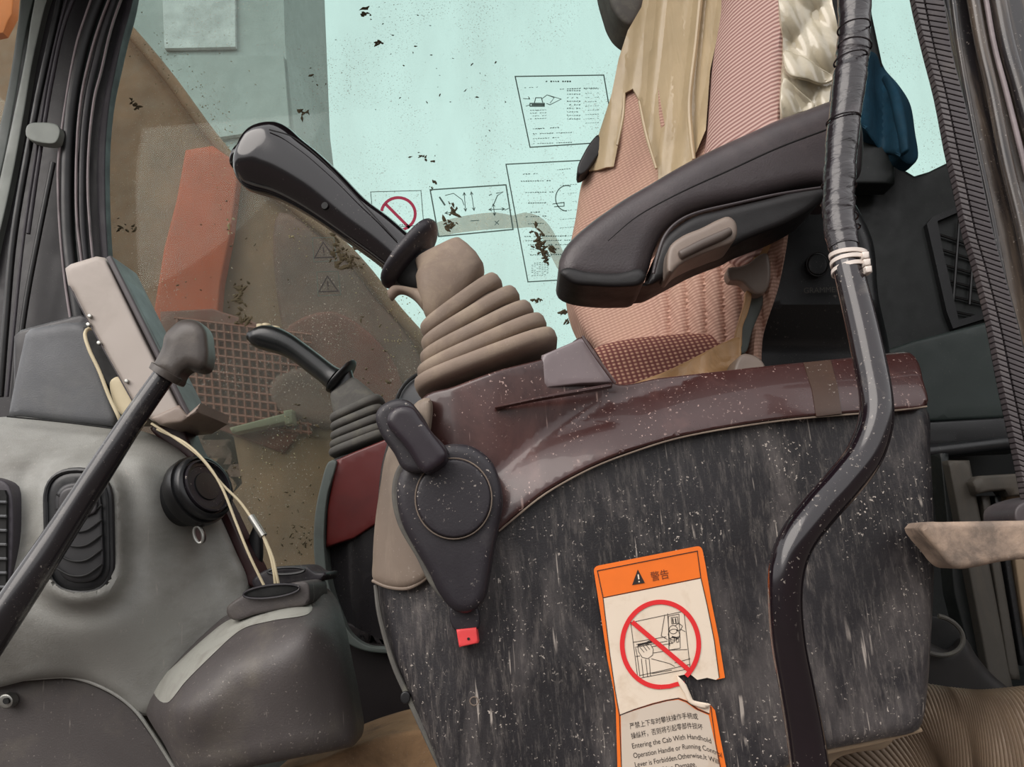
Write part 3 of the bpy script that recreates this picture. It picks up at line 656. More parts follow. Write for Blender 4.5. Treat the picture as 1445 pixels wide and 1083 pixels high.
cl = thing('blue_cloth', 'dark teal cloth hanging from the post behind the taped rail', 'cloth', P(1260,235,1.48))
put('cloth_body', relief([(1160,128),(1172,112),(1196,84),(1228,72),(1240,80),(1249,98),(1268,120),(1284,146),(1291,185),(1295,224),(1288,232),(1279,231),(1262,219),(1244,216),(1232,200),(1214,180),(1190,176),(1168,150)], lambda p: 1.50-.02*np.sin(np.asarray(p)[:,0]*.13), .03, 8, 6), M['cloth'], cl)
put('cloth_fold', loft([(1246,110,1252,108),(1256,135,1268,130),(1262,165,1276,160),(1268,190,1280,188),(1272,215,1282,212)],1.475,.012,12,2,3,(.004,.006)), M['cloth'], cl)

# ================================================================== ARMREST
am = thing('armrest', 'long charcoal armrest slanting up from its blunt tip to the taped rail', 'armrest', P(1000,400,.95))
put('pad', relief([(788,378),(792,360),(802,344),(830,318),(860,296),(884,280),(920,259),(950,241),(985,222),(1020,205),(1060,187),(1100,169),(1140,155),(1180,142),(1205,150),(1216,180),(1218,215),(1212,250),(1196,262),(1150,262),(1100,272),(1060,282),(1010,292),(972,303),(950,316),(934,332),(922,356),(914,384),(904,402),(880,405),(840,404),(806,398),(792,390)], lambda p: .93+.00006*(np.asarray(p)[:,0]-788), .09, 24, 8), M['arm'], am)
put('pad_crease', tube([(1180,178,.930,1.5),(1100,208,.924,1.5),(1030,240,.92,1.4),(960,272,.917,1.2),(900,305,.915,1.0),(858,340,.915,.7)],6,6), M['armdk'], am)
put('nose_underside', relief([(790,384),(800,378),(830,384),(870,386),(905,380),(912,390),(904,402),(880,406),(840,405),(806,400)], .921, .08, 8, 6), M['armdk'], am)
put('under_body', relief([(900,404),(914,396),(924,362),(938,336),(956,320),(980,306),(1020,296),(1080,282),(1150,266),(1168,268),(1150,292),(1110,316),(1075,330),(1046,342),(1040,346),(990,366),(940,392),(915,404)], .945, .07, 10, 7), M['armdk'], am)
put('recess_rim', tube([(1165,264,.935,2.2),(1100,274,.93,2.4),(1040,287,.925,2.4),(985,300,.922,2.4),(956,314,.92,2.6),(938,334,.918,2.8),(928,362,.918,3),(922,386,.92,2.5)],8,6), M['arm'], am)
bt = put('tilt_button', relief([(944,350),(962,334),(990,322),(1014,310),(1028,306),(1038,314),(1040,330),(1034,342),(1010,352),(980,364),(958,376),(946,388),(942,386)], .915, .05, 7, 5), M['taupe'], am)
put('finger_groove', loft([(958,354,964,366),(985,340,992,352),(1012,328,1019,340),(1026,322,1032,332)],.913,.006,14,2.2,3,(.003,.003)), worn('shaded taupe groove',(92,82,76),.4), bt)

# ================================================================== NEAR CONSOLE
CY = .78
con = thing('control_console', 'scratched near control console, glossy brown top over black side panel', 'console', P(930,1100,.85))
def conY(p):
    p = np.asarray(p); return CY + .00022*np.clip(640-p[:,0],0,200) + .0000022*np.clip(640-p[:,0],0,200)**2*.5
_sx = [560,600,625,660,706,722,745,770,800,835,865,900,930,960,1000,1040,1085,1130,1190,1250,1308]
_sy = [830,806,800,780,748,733,714,695,677,659,646,634,625,617,609,602,595,590,585,580,572]
def covY(p):
    p = np.asarray(p); up_ = np.clip(np.interp(p[:,0],_sx,_sy)-p[:,1]-6, 0, 75)
    return conY(p)-.010 + .00042*up_*np.clip((p[:,0]-700)/200,0,1) + .0000035*up_**2
side = put('side_panel', relief([(540,650),(560,600),(620,560),(780,600),(1000,560),(1250,570),(1306,576),(1313,640),(1317,720),(1318,800),(1314,900),(1310,960),(1304,1010),(1296,1030),(1240,1044),(1180,1056),(1130,1066),(1100,1090),(1060,1110),(640,1110),(612,1062),(590,1014),(572,970),(556,938),(544,900),(535,860),(530,820),(532,740)], lambda p: covY(p)+.012, .24, 16, 12), M['black'], con)
put('top_cover', relief([(596,562),(640,546),(700,524),(785,500),(822,476),(845,502),(868,541),(930,534),(1000,526),(1100,515),(1190,506),(1262,498),(1284,498),(1296,512),(1302,535),(1308,572),(1250,580),(1190,585),(1130,590),(1085,595),(1040,602),(1000,609),(960,617),(930,625),(900,634),(865,646),(835,659),(800,677),(770,695),(745,714),(722,733),(706,748),(660,780),(625,800),(598,790),(585,700),(580,640)], covY, .18, 5, 9), M['brown'], con)
put('cover_edge', tube([(1308,574,.771,1.3),(1250,581,.771,1.3),(1130,591,.771,1.3),(1040,603,.771,1.3),(960,618,.771,1.3),(900,636,.771,1.3),(835,661,.771,1.3),(770,697,.771,1.4),(722,735,.771,1.4),(704,750,.771,1.4)],6,5), M['beige'], con)
put('front_strip', relief([(545,640),(556,616),(572,590),(590,566),(606,562),(602,640),(600,720),(606,770),(612,806),(592,824),(572,831),(548,830),(527,819),(526,790),(529,740),(536,690)], lambda p: conY(p)-.013, .20, 12, 8), M['beige'], con)
put('front_strip_lip', tube([(526,820,.812,2.4),(548,829,.80,2.4),(574,831,.79,2.4),(594,822,.785,2.4),(606,812,.78,2)],8,5), M['beige'], con)
put('deck_plate', relief([(764,502),(822,477),(838,494),(866,540),(820,542),(768,548)], .80, .14, 3, 8, True), worn('pinkish grey deck sheen',(116,104,106),.4,(140,126,124),.3,specks=.3,coat=.2), con)  # lighter tone of the reflecting top face is put into the colour
put('deck_edge', tube([(822,475,.795,2.5),(842,505,.79,2.5),(868,541,.785,2.5)],8,4), M['brown'], con)
put('highlight_ridge', loft([(700,574,702,578),(760,560,762,566),(820,549,822,556),(860,542,862,549)],.785,.006,10,2,3,(.002,.002)), M['brown'], con)
put('rear_patch', relief([(1134,512),(1172,508),(1182,545),(1188,584),(1152,588),(1146,550)], lambda p: covY(p)-.0016,.01,0,7,True), worn('brown matt patch',(58,38,26),.45,(90,60,40),.4,specks=.6), con, label='darker brown matt patch on the top cover')  # darker, rougher brown patch set just proud of the cover
put('lower_flange', tube([(1300,1030,.80,3),(1240,1046,.80,3),(1180,1058,.80,3.5),(1130,1070,.80,3)],8,4), M['tanslat'], con)
put('edge_bead', tube([(530,826,.815,3),(536,870,.81,3.4),(554,934,.808,3.6),(574,980,.806,3.8),(604,1045,.80,4),(630,1100,.80,4)],8,6), M['rubber2'], con)
put('panel_screw', relief(ellipse(572,985,7,9), .80,.01,2,3), M['ventblk'], con)
put('moulded_ring', tube([(x_,y_,.7795,.8) for x_,y_ in arcpts(669,990,6,6,0,360,14)],6,1), M['beige'], con)

# safety lever -------------------------------------------------------
sv = thing('safety_lever', 'black teardrop safety lever with round cap and red tag on console front', 'lever', P(650,915,.77))
put('lever_body', relief([(630,628),(650,627),(665,630),(682,640),(696,655),(704,675),(709,705),(704,740),(697,772),(690,815),(684,843),(672,860),(655,866),(638,860),(620,838),(604,806),(584,772),(566,736),(560,702),(562,676),(574,655),(598,640)], .745, .045, 12, 7), M['leverblk'], sv)
put('lever_shoulder', relief([(600,640),(580,652),(568,676),(566,704),(572,736),(590,770),(608,804),(626,836),(640,855),(628,850),(606,824),(588,788),(562,742),(553,704),(556,672),(568,650),(590,636)], .757, .035, 4, 6), M['rubber2'], sv)
cp = put('round_cap', relief(ellipse(640,704,52,55), .738, .02, 3, 8), M['leverblk'], sv)
put('cap_groove', tube([(x_,y_,.741,1.1) for x_,y_ in arcpts(640,704,54,57,0,360,44)],6,1), M['beige'], cp)
put('handle', relief([(546,590),(556,576),(570,572),(584,576),(594,590),(612,614),(630,640),(628,650),(602,668),(594,664),(574,634),(548,602)], .713, .06, 9, 5), worn('violet black handle face',(40,32,40),.35,(80,74,80),.2,specks=.6), sv)
put('handle_shell', relief([(530,588),(535,576),(548,567),(566,563),(580,568),(590,580),(602,602),(632,640),(600,666),(570,663),(556,640),(538,614)], .728, .045, 8, 5), M['leverblk'], sv)
put('stub', relief([(636,858),(672,858),(674,888),(642,890)], .765, .02, 3, 5), M['leverblk'], sv)
tg = put('red_tag', relief([(644,889),(672,886),(675,908),(648,914)], .762, .02, 2, 4, True), M['tagred'], sv)
put('tag_hole', relief(ellipse(661,902,2,2,0,10), .7612, .003, 0, 2), M['voidm'], tg)

# near control lever -------------------------------------------------
def cross(c, w, ang):
    dx, dy = w/2*math.cos(math.radians(ang)), w/2*math.sin(math.radians(ang)); return (c[0]-dx, c[1]-dy, c[0]+dx, c[1]+dy)
lv = thing('control_lever', 'large near joystick with glossy black grip and taupe bellows boot', 'joystick', P(690,550,.88))
gp_ = put('grip', loft([(334,236,346,206),(335,252,364,184),(345,264,392,178),(362,271,412,186),(388,279,430,202),(420,295,455,222),(452,315,487,252),(486,339,519,285),(520,363,551,309),(546,383,580,334),(560,392,594,346)],.88,[.020,.030,.034,.034,.033,.031,.028,.026,.025,.025,.027],28,2.4,4,(.012,.001)), M['gripblk'], lv)
put('seam_line', tube([(380,183,.846,1),(414,194,.846,1),(452,224,.848,1),(486,259,.852,1),(516,292,.853,1),(560,340,.853,1)],6,6), M['seal'], gp_)
put('screw_hole', relief(ellipse(458,290,4.5,5,30,14), .852, .004, 0, 3), M['voidm'], gp_)
put('collar', loft([(546,400,600,322),(539,397,608,314),(540,402,617,318),(546,404,616,330),(556,402,610,340)],.88,[.030,.038,.041,.038,.03],28,2.4,3,(.004,.004)), M['leverblk'], lv)
put('shaft', loft([(560,398,600,346),(572,408,607,360),(592,416,618,378)],.88,[.016,.016,.018],20,2.4,3,(.002,.002)), M['voidm'], lv)
def bellows(lv, Yc, neck, rings, thick, dip, hdf, mat, tabs=True):
    rows = []; hds = []
    for (lx,ly,rx,ry,h) in neck: rows.append((lx,ly,rx,ry)); hds.append(h)
    m = len(rings)
    for i,(lx,ly,rx,ry) in enumerate(rings):
        a = np.array([lx,ly],float); b = np.array([rx,ry],float); d = (b-a)/np.linalg.norm(b-a); nrm = np.array([-d[1],d[0]]); 
        if nrm[1] < 0: nrm = -nrm
        hw = np.linalg.norm(b-a)/2*Yc/F*hdf
        for off,ins,hh in ((-.52,dip,.82),(-.42,2.5,.96),(-.2,.4,1),(.15,.4,1),(.36,2.5,.96),(.47,dip,.82)):
            p_ = a+d*ins+nrm*off*thick; q_ = b-d*ins+nrm*off*thick; rows.append((p_[0],p_[1],q_[0],q_[1])); hds.append(hw*hh)
    return put('rubber_boot', loft(rows, Yc, hds, 40, 4.2, 1), M[mat], lv, ang=70)
nk = [(594,372,645,345,.020),(588,376,652,344,.030),(592,390,662,352,.034),(589,398,674,364,.036),(592,420,683,378,.037),(600,446,681,387,.036),(606,458,676,398,.034),(612,462,668,410,.030)]
bellows(lv, .88, nk, [(599,478,707,400),(600,500,732,420),(598,520,752,442),(594,540,770,461),(590,556,785,482)], 23, 17, .78, 'rubber')
put('boot_tab', loft([(548,410,554,424),(556,404,562,416),(570,405,572,416),(584,408,585,424),(596,410,598,440)],.87,[.008,.008,.009,.012,.016],14,2.4,4,(.003,.002)), M['rubber'], lv)
put('boot_clip', relief([(592,362),(602,352),(612,350),(616,356),(604,364)], .86,.02,2,4), M['leverblk'], lv)

# warning sticker ----------------------------------------------------
SY = .7782
st = thing('warning_sticker', 'torn orange and white warning sticker on the black console side', 'sticker', P(930,1083,.78))
full = roundpoly([(837,800,8),(990,770,8),(996,800,1),(1004,850,1),(1014,900,1),(1023,957,1),(1010,960,1),(998,957,1),(984,960,1),(973,951,1),(954,955,1),(968,966,1),(973,977,1),(978,989,1),(990,993,1),(1003,996,1),(1009,1003,1),(1016,1040,1),(1030,1110,1),(872,1110,1),(869,1000,1),(866,975,1),(857,930,1),(848,870,1)],1)
put('backing', flat(full, SY), M['orange'], st, smooth=False)
hd_ = [(843,806),(984,778),(989,816),(851,844)]
def band(a, Y, m_, nm): put(nm, flat(a,Y), M[m_], st, smooth=False)
band([(851,845),(989,817),(998,855),(1008,905),(1015,957),(1010,960),(998,957),(984,960),(973,951),(954,955),(968,966),(973,977),(978,989),(990,993),(1002,997),(1001,1007),(985,1000),(972,990),(958,985),(940,988),(920,993),(895,1001),(875,1009),(868,975),(860,920)], SY-.0003, 'paper', 'picture_field')
band([(876,1010),(896,1003),(922,995),(942,990),(957,988),(968,992),(982,1002),(1000,1010),(1009,1050),(1021,1110),(878,1110)], SY-.0003, 'paper2', 'text_field')
put('border_line', join(strip(hd_,1.2,SY-.0005,closed=True), strip([(851,844),(860,920),(868,975),(874,1010),(878,1110)],1.1,SY-.0006), strip([(989,816),(998,855),(1008,905),(1015,957)],1.1,SY-.0006), strip([(874,1010),(895,1002),(921,994),(941,989),(957,986),(970,991),(985,1002),(1001,1008)],1.4,SY-.0006), strip([(1003,998),(1010,1050),(1022,1110)],1.1,SY-.0006)), M['ink'], st, smooth=False)
put('warning_triangle', flat([(900,804),(910,823),(892,826)],SY-.0006), M['ink'], st, smooth=False)
put('exclamation_mark', join(strip([(900.5,811),(901.5,818)],2,SY-.0009), strip([(901.8,820.3),(902,822.3)],2,SY-.0009)), M['paper'], st, smooth=False)
put('title_text', text('警告', 919,820,14.5,11,SY-.0006,squash=.92), worn('brown print',(110,50,20),.6), st, smooth=False)
put('prohibition_ring', join(strip(arcpts(932,910,54,60,-270,48,80)[::1],6.6,SY-.0011), strip([(892,878),(972,946)],6.6,SY-.0013), strip([(932,970),(945,969),(955,966),(966,965)],6.2,SY-.0011)), M['red'], st, smooth=False)
D = [[(890,879),(965,863),(974,944),(900,958),(890,879)],[(893,907),(940,899)],[(896,914),(942,905)],[(938,868),(933,898),(942,903)],[(942,866),(945,912)],[(943,870),(958,867),(960,915),(944,918),(943,870)],[(947,872),(956,871),(957,880),(948,881),(947,872)],arcpts(950,889,6,6,0,360,12),arcpts(951,896,8,8,0,360,14),[(952,884),(958,880),(963,884),(960,890),(954,890)],[(960,888),(967,892)],[(900,912),(910,909),(918,910),(922,917),(921,925),(914,930),(906,928),(901,920),(900,912)],[(903,914),(909,921)],[(907,911),(913,919)],[(911,910),(917,917)],[(922,922),(945,918),(970,917)],[(919,930),(945,937),(952,941)],[(905,930),(908,957)],[(911,931),(914,956)],[(916,930),(918,955)],[(897,915),(899,925),(903,955)],[(897,927),(903,926)],[(920,913),(950,908)],[(898,910),(912,907),(918,904)],[(952,936),(974,930)],[(946,901),(951,900),(952,906),(947,907),(946,901)],[(954,900),(957,899),(958,906),(955,907),(954,900)],[(920,951),(948,946)],[(902,954),(974,938)]]
put('line_drawing', join(*[strip(d,.8,SY-.0006) for d in D]), M['ink'], st, smooth=False)
put('drawing_shadow', join(strip([(900,911),(920,906)],2.6,SY-.0007), strip([(949,873),(950,880)],1.6,SY-.0007), strip([(953,873),(954,880)],1.6,SY-.0007), strip([(948,899),(956,901)],2.4,SY-.0007)), M['ink'], st, smooth=False)
bend_ = lambda u: -(max(0,u-62)**2)*.016
for s_,x_,y_,sz,sq in (('严禁上下车时攀扶操作手柄或',889,1029,9.6,.78),('操纵杆，否则将引起零部件损坏',891,1043,9.6,.76),('Entering the Cab With Handhold',892,1057,10.4,.80),('Operation Handle or Running Control',894,1070.5,10.4,.76),('Lever is Forbidden.Otherwise,It Will',896,1083.5,10.4,.76),('Cause Machine Damage.',898,1096,10.4,.84)):
    put('text_line', text(s_, x_,y_,sz,11 if y_<1050 else 10,SY-.0006,bend=lambda u: (max(0,u-72)**2)*.008,squash=sq), M['ink'], st, smooth=False)
put('curled_paper', relief([(955,954),(966,964),(972,976),(977,988),(990,992),(1003,995),(998,1000),(984,998),(972,992),(966,980),(960,970)], SY-.004, .003, 2, 5), M['paper'], st)

# ================================================================== HANDRAIL
hr = thing('handrail', 'bent black handrail in front of the console, taped at its top', 'handrail', P(1146,1100,.66))
CL = [(1206,-260,.72,22.5),(1206,-60,.715,22.5),(1205,50,.71,22.5),(1199,110,.705,22.5),(1188,200,.70,21.5),(1184,260,.695,21),(1184,310,.69,21),(1191,350,.685,20.5),(1200,392,.68,21),(1214,450,.675,22),(1226,505,.67,22.5),(1236,560,.665,22.5),(1235,600,.66,23.5),(1218,645,.655,25),(1188,684,.65,25),(1156,720,.645,25),(1126,760,.64,24.5),(1111,800,.64,24),(1108,850,.64,22.5),(1113,910,.64,22.5),(1124,970,.64,23),(1135,1030,.64,24),(1148,1120,.64,25)]
put('rail_tube', tube(CL, 28, 5), M['rail'], hr)
tpth = smooth_open(CL[:9], 12); tpth = [t for t in tpth if t[1] < 352]
rd = random.Random(3); tv = []
for i,t in enumerate(tpth):
    k = 1.06 + (.05 if (i//5)%2 else 0) + rd.uniform(-.012,.02); tv.append((t[0],t[1],t[2],t[3]*k))
put('tape_wrap', tube(tv, 28, 2), M['tape'], hr, ang=60)
for (x_,y_,tl) in ((1205,40,-4),(1206,66,8),(1200,84,-10),(1190,170,-6),(1184,262,5),(1183,285,-6),(1186,305,8),(1189,325,-8)):
    c = P(x_,y_,.70); r_ = 24.3*.70/F; ax = (P(x_+2,y_+30,.70)-c).normalized(); u = Vector((0,1,0)); v = ax.cross(u).normalized()
    pts = [c+u*(r_*math.cos(a))+v*(r_*math.sin(a))+ax*(r_*math.sin(a)*math.tan(math.radians(tl))) for a in [2*math.pi*j/28 for j in range(29)]]
    put('tape_edge', tube3(pts, .0009, 6), M['tape'], hr)
for k,(y_) in enumerate((361,371,381)):
    c = P(1197+k*1.5,y_,.684); r_ = 24.8*.684/F; ax = (P(1203,y_+30,.684)-c).normalized(); u = Vector((0,1,0)); v = ax.cross(u).normalized()
    V=[];Fs=[]; n=32
    for j in range(n):
        a = 2*math.pi*j/n; dd = u*math.cos(a)+v*math.sin(a)
        for (rr_,h_) in ((r_,-.0022),(r_+.0012,-.0018),(r_+.0012,.0018),(r_,.0022)): V.append(c+dd*rr_+ax*(h_+.0022*math.sin(a+k)*(1)))
    for j in range(n):
        for q_ in range(4): Fs.append((j*4+q_, j*4+(q_+1)%4, ((j+1)%n)*4+(q_+1)%4, ((j+1)%n)*4+q_))
    tie = put('cable_tie', (V,Fs), M['tie'], hr)
    put('tie_head', relief([(1217+k*2,y_-5),(1226+k*2,y_-6),(1227+k*2,y_+3),(1218+k*2,y_+4)], .664, .01, 1.5, 3, True), M['tie'], tie)

# ================================================================== DOOR OPENING, RIGHT
bp_ = struct('trim_4', relief([(1270,-280),(1600,-280),(1600,900),(1500,900),(1455,640),(1430,500),(1400,320),(1368,160),(1340,40),(1316,-60)], .80, .015, 3, 14, True), M['bpillar'])
for pts, rad, mt in (([(1296,-270),(1338,-40),(1352,60),(1364,130),(1380,215),(1398,300),(1420,420),(1436,520),(1452,640)],5,'bpillar'),
                     ([(1320,-270),(1366,-40),(1384,60),(1400,130),(1420,230),(1446,340),(1470,480)],9,'bpillar'),
                     ([(1336,-270),(1384,-40),(1402,60),(1420,130),(1440,210),(1470,330)],4,'sealrim'),
                     ([(1350,-270),(1400,-40),(1420,60),(1440,130),(1470,240)],12,'bpillar')):
    struct('pillar_bead', tube([(a,b,.79,rad) for a,b in pts],12,6), M[mt], bp_)
es = thing('door_edge_trim', 'ribbed grey rubber edge trim running down the right door pillar', 'edge trim', P(1440,660,.77))
LL = smooth_open([(1246,-260),(1284,-40),(1291,0),(1308,71),(1324,133),(1339,210),(1351,262),(1364,325),(1379,377),(1398,454),(1416,547),(1436,640),(1452,720)],40)
RR = smooth_open([(1290,-260),(1326,-40),(1333,0),(1345,77),(1361,139),(1382,231),(1392,280),(1404,334),(1422,400),(1441,473),(1460,560),(1482,660),(1500,740)],40)
def along(path, s):
    p = np.array(path); d = np.r_[0,np.cumsum(np.hypot(*np.diff(p,axis=0).T))]; s = s*d[-1]; return np.array([np.interp(s,d,p[:,0]),np.interp(s,d,p[:,1])])
NSEG = 124; g1=[]; g2=[]
for i in range(NSEG):
    t0=(i+.08)/NSEG; t1=(i+.90)/NSEG
    l0,l1,r0,r1 = along(LL,t0),along(LL,t1),along(RR,t0),along(RR,t1)
    for (a,b,yy,g) in ((0,.30,.757,g1),(.36,.98,.765,g2)):
        c0=[l0+(r0-l0)*a,l0+(r0-l0)*b,l1+(r1-l1)*b,l1+(r1-l1)*a]
        o=[P(*q_,yy+.004*(1 if k_ in(0,3) and a==0 else 0)) for k_,q_ in enumerate(c0)]; back=[Vector((q_.x,q_.y+.010,q_.z)) for q_ in o]
        g.append((o+back,[(0,1,2,3),(4,5,6,7),(0,1,5,4),(1,2,6,5),(2,3,7,6),(3,0,4,7)]))
put('narrow_ribs', join(*g1), M['edgetrim'], es, kind='stuff', bevel=.0006)
put('wide_ribs', join(*g2), M['edgetrim'], es, kind='stuff', bevel=.0006)
core = [tuple(along(LL,i/40)) for i in range(41)]+[tuple(along(RR,i/40)) for i in range(40,-1,-1)]
put('trim_core', relief(core, .770, .010, 3, 12, True), M['seal'], es)

# rear lower area ----------------------------------------------------
rb_ = thing('rear_box', 'green-grey flat storage box behind the console under the net recess', 'box', P(1360,640,1.35))
put('box_body', relief([(1240,498),(1290,481),(1396,454),(1440,442),(1520,425),(1520,580),(1440,590),(1308,596),(1240,598)], 1.33, .25, 6, 14, True), M['rearbox'], rb_)
put('box_base', relief([(1240,600),(1520,584),(1520,622),(1240,634)], 1.32, .2, 3, 14, True), M['shell'], rb_)
put('rail', tube([(1300,640,1.25,10),(1400,628,1.25,10),(1480,618,1.25,10)],12,3), M['shell'], rb_)
fr = thing('slatted_frame', 'shadowed grey slatted frame behind the muddy latch', 'frame', P(1400,980,1.15))
for (a,b,c,d,mt) in (((1337,650),(1368,650),(1430,975),(1400,985),'slat'),((1384,700),(1396,700),(1440,960),(1424,960),'slat'),((1419,700),(1444,696),(1475,900),(1446,900),'tanslat'),((1402,700),(1412,700),(1450,940),(1440,940),'shell')):
    put('slat', relief([a,b,c,d], 1.15, .03, 4, 10, True), M[mt], fr)
put('top_rail', relief([(1372,680),(1380,672),(1446,668),(1500,668),(1500,698),(1444,700),(1424,700),(1418,692),(1396,694),(1378,698)], 1.13, .03, 4, 8, True), M['slat'], fr)
put('side_frame', relief([(1326,640),(1338,640),(1362,820),(1400,985),(1384,985),(1346,840)], 1.17, .03, 3, 9, True), M['rear'], fr)
lt = thing('door_latch', 'mud-caked grey latch bar jutting in at the right edge', 'latch', P(1400,803,.74))
put('latch_bar', relief([(1298,745),(1304,738),(1330,737),(1380,736),(1445,735),(1500,734),(1500,786),(1445,789),(1406,794),(1379,800),(1350,803),(1338,797),(1322,778),(1305,758)], .73, .03, 9, 7), M['latch'], lt)
put('latch_block', relief([(1432,718),(1445,708),(1500,700),(1500,740),(1434,738)], .75, .05, 5, 7), M['edgetrim'], lt)
ho = thing('corrugated_hose', 'ribbed dusty rubber hose curving out at the bottom right', 'hose', P(1340,1120,.98))
path = smooth_open([(1190,1150,.98,66),(1232,1080,.98,68),(1290,1046,.98,70),(1350,1046,.97,66),(1400,1050,.96,66),(1480,1048,.95,70),(1560,1046,.95,72)],14)
hp = []
for i in range(len(path)-1):
    a=np.array(path[i]); b=np.array(path[i+1])
    for f_,k_ in ((0,1.0),(.25,.985),(.5,.945),(.75,.985)):
        q_=a+(b-a)*f_; hp.append((q_[0],q_[1],q_[2],q_[3]*k_))
put('hose_wall', tube(hp, 36, 1), M['hose'], ho, ang=75)
gs = thing('rubber_gaiter', 'open black rubber gaiter behind the corrugated hose', 'gaiter', P(1370,990,1.06))
put('gaiter_body', relief([(1290,930),(1300,905),(1340,918),(1360,900),(1378,926),(1400,952),(1424,972),(1440,984),(1440,1010),(1290,1010)], 1.06, .06, 14, 8), M['sleeve'], gs)
put('gaiter_rim', tube([(x_,y_,1.05,3.2) for x_,y_ in arcpts(1322,897,38,27,-100,150,20,18)],8,2), M['rubber2'], gs)
put('gaiter_mouth', relief(ellipse(1322,897,38,27,18), 1.08, .03, 4, 7), M['voidm'], gs)
single('steel_bracket', relief([(1100,1062),(1160,1058),(1230,1046),(1262,1040),(1250,1056),(1210,1062),(1180,1072),(1150,1110),(1100,1110)], .84, .05, 4, 8), M['tanslat'], 'bare tan bracket under the bottom corner of the near console', 'bracket')

# ================================================================== FAR CONSOLE AND LEVER
fc = thing('control_console', 'smaller far control console with maroon top, left of the safety lever', 'console', P(520,920,1.42))
put('side_panel', relief([(452,690),(466,652),(500,638),(545,620),(600,600),(640,640),(640,930),(560,919),(520,917),(488,903),(470,874),(452,826),(445,780),(446,730)], lambda p: 1.40+.0006*np.clip(500-np.asarray(p)[:,0],0,60), .15, 9, 10), worn('glossy black side',(38,36,38),.22,(60,58,58),.2,specks=.15,coat=.3), fc)
put('top_cover', relief([(474,650),(500,638),(545,620),(600,600),(640,620),(640,690),(590,716),(535,737),(500,760),(460,773),(462,720)], 1.388, .12, 3, 9, True), worn('maroon gloss cover',(98,36,34),.3,(60,24,24),.3), fc)
put('edge_strip', relief([(464,652),(474,650),(462,700),(458,740),(458,776),(464,824),(480,868),(498,898),(520,912),(560,916),(560,921),(515,919),(486,904),(468,874),(450,826),(443,778),(445,724),(453,684)], 1.38, .10, 2, 6), M['shelledge'], fc)
fl = thing('control_lever', 'small far joystick with buttons on its black grip, beyond the console', 'joystick', P(505,640,1.48))
g = put('grip', loft([(353,482,356,468),(356,488,372,461),(368,493,390,462),(396,501,412,472),(416,512,433,487),(434,526,453,502),(452,540,471,516),(462,549,482,522)],1.48,[.018,.026,.028,.027,.025,.024,.024,.026],24,2.4,4,(.008,.001)), worn('satin black grip',(26,28,28),.3,(56,58,58),.2,coat=.2), fl)
for (x_,y_,r_) in ((368,462,6),(376,461,6),(389,465,6)):
    put('button', loft([(x_-r_,y_+1,x_+r_,y_+1),(x_-r_,y_-3,x_+r_,y_-3)],1.475,.009,16,2,1,(.001,.002)), M['cream'], g)
put('collar', loft([(464,550,492,518),(461,553,501,509),(466,554,501,514),(472,552,496,524)],1.48,[.026,.034,.034,.028],24,2.4,3,(.003,.003)), M['ventblk'], fl)
put('shaft', loft([(466,556,496,520),(470,562,500,536)],1.48,[.016,.018],18,2.4,2), M['ventblk'], fl)
def bell2():
    nk = [(468,558,500,534,.018),(468,562,506,537,.024),(471,578,522,550,.028),(474,592,535,562,.03)]
    bellows(fl, 1.48, nk, [(469,596,541,563),(470,608,544,577),(470,621,546,590),(469,633,548,603),(468,644,550,612)], 12.5, 5, .8, 'rubber2')
bell2()
rg_ = thing('round_housing', 'grey round housing peeking between the two lever boots', 'housing', P(580,580,1.46))
put('housing_face', relief(ellipse(612,578,52,52,0,30), 1.56, .05, 6, 8), M['pod'], rg_)
put('housing_rim', tube([(x_,y_,1.555,3) for x_,y_ in arcpts(612,578,54,54,0,360,36)],8,1), M['seal'], rg_)

# ================================================================== DASHBOARD
db = thing('dashboard', 'dusty grey moulded dashboard at lower left with black vents', 'dashboard', P(220,1100,1.0))
dctrl = [(0,590,1.02),(100,600,1.02),(200,610,1.03),(0,640,.965),(100,650,.96),(200,650,.97),(260,660,1.02),(0,760,.94),(110,750,.94),(200,740,.95),(280,760,1.02),(340,800,1.03),(0,880,.93),(120,880,.93),(220,850,.955),(300,820,1.03),(60,930,.95),(180,930,.96),(240,890,.975),(290,860,1.01),(0,960,.97),(120,965,.98),(190,1000,.98),(340,850,1.04)]
_db0 = rbf(dctrl); _vent = smooth_closed(roundpoly([(64,664),(156,664),(160,838),(68,838)],46,8),6,True)
def dbY(p):
    p = np.asarray(p); d = edist(_vent, p); ins = inside(_vent, p); b_ = np.where(ins, 1-2.2*np.clip(d/9,0,1), np.exp(-((np.maximum(d-8,0))/11)**2))
    return _db0(p) - .016*b_ + .004*np.exp(-((d-34)/14)**2)*(~ins)
put('main_moulding', relief([(-60,640),(-40,600),(17,588),(90,596),(165,605),(205,610),(248,632),(268,650),(292,690),(318,744),(334,782),(352,826),(345,880),(290,930),(240,1000),(200,1010),(170,985),(140,968),(100,957),(60,957),(-60,966)], dbY, .06, 14, 6, extra=np.concatenate([_vent, (_vent-[112,751])*[1.11,1.055]+[112,751], (_vent-[112,751])*[.86,.93]+[112,751]])), M['dash'], db)
put('red_edge', relief([(212,604),(240,600),(256,600),(270,628),(292,668),(318,714),(344,768),(364,806),(370,830),(350,826),(332,780),(310,728),(284,676),(262,646),(236,628)], 1.045, .04, 4, 8), M['dashred'], db)
put('knee_panel', relief([(-60,966),(0,964),(60,958),(105,958),(148,974),(184,998),(212,1034),(248,1090),(262,1140),(-60,1140)], 1.00, .1, 4, 14), M['dashdk'], db)
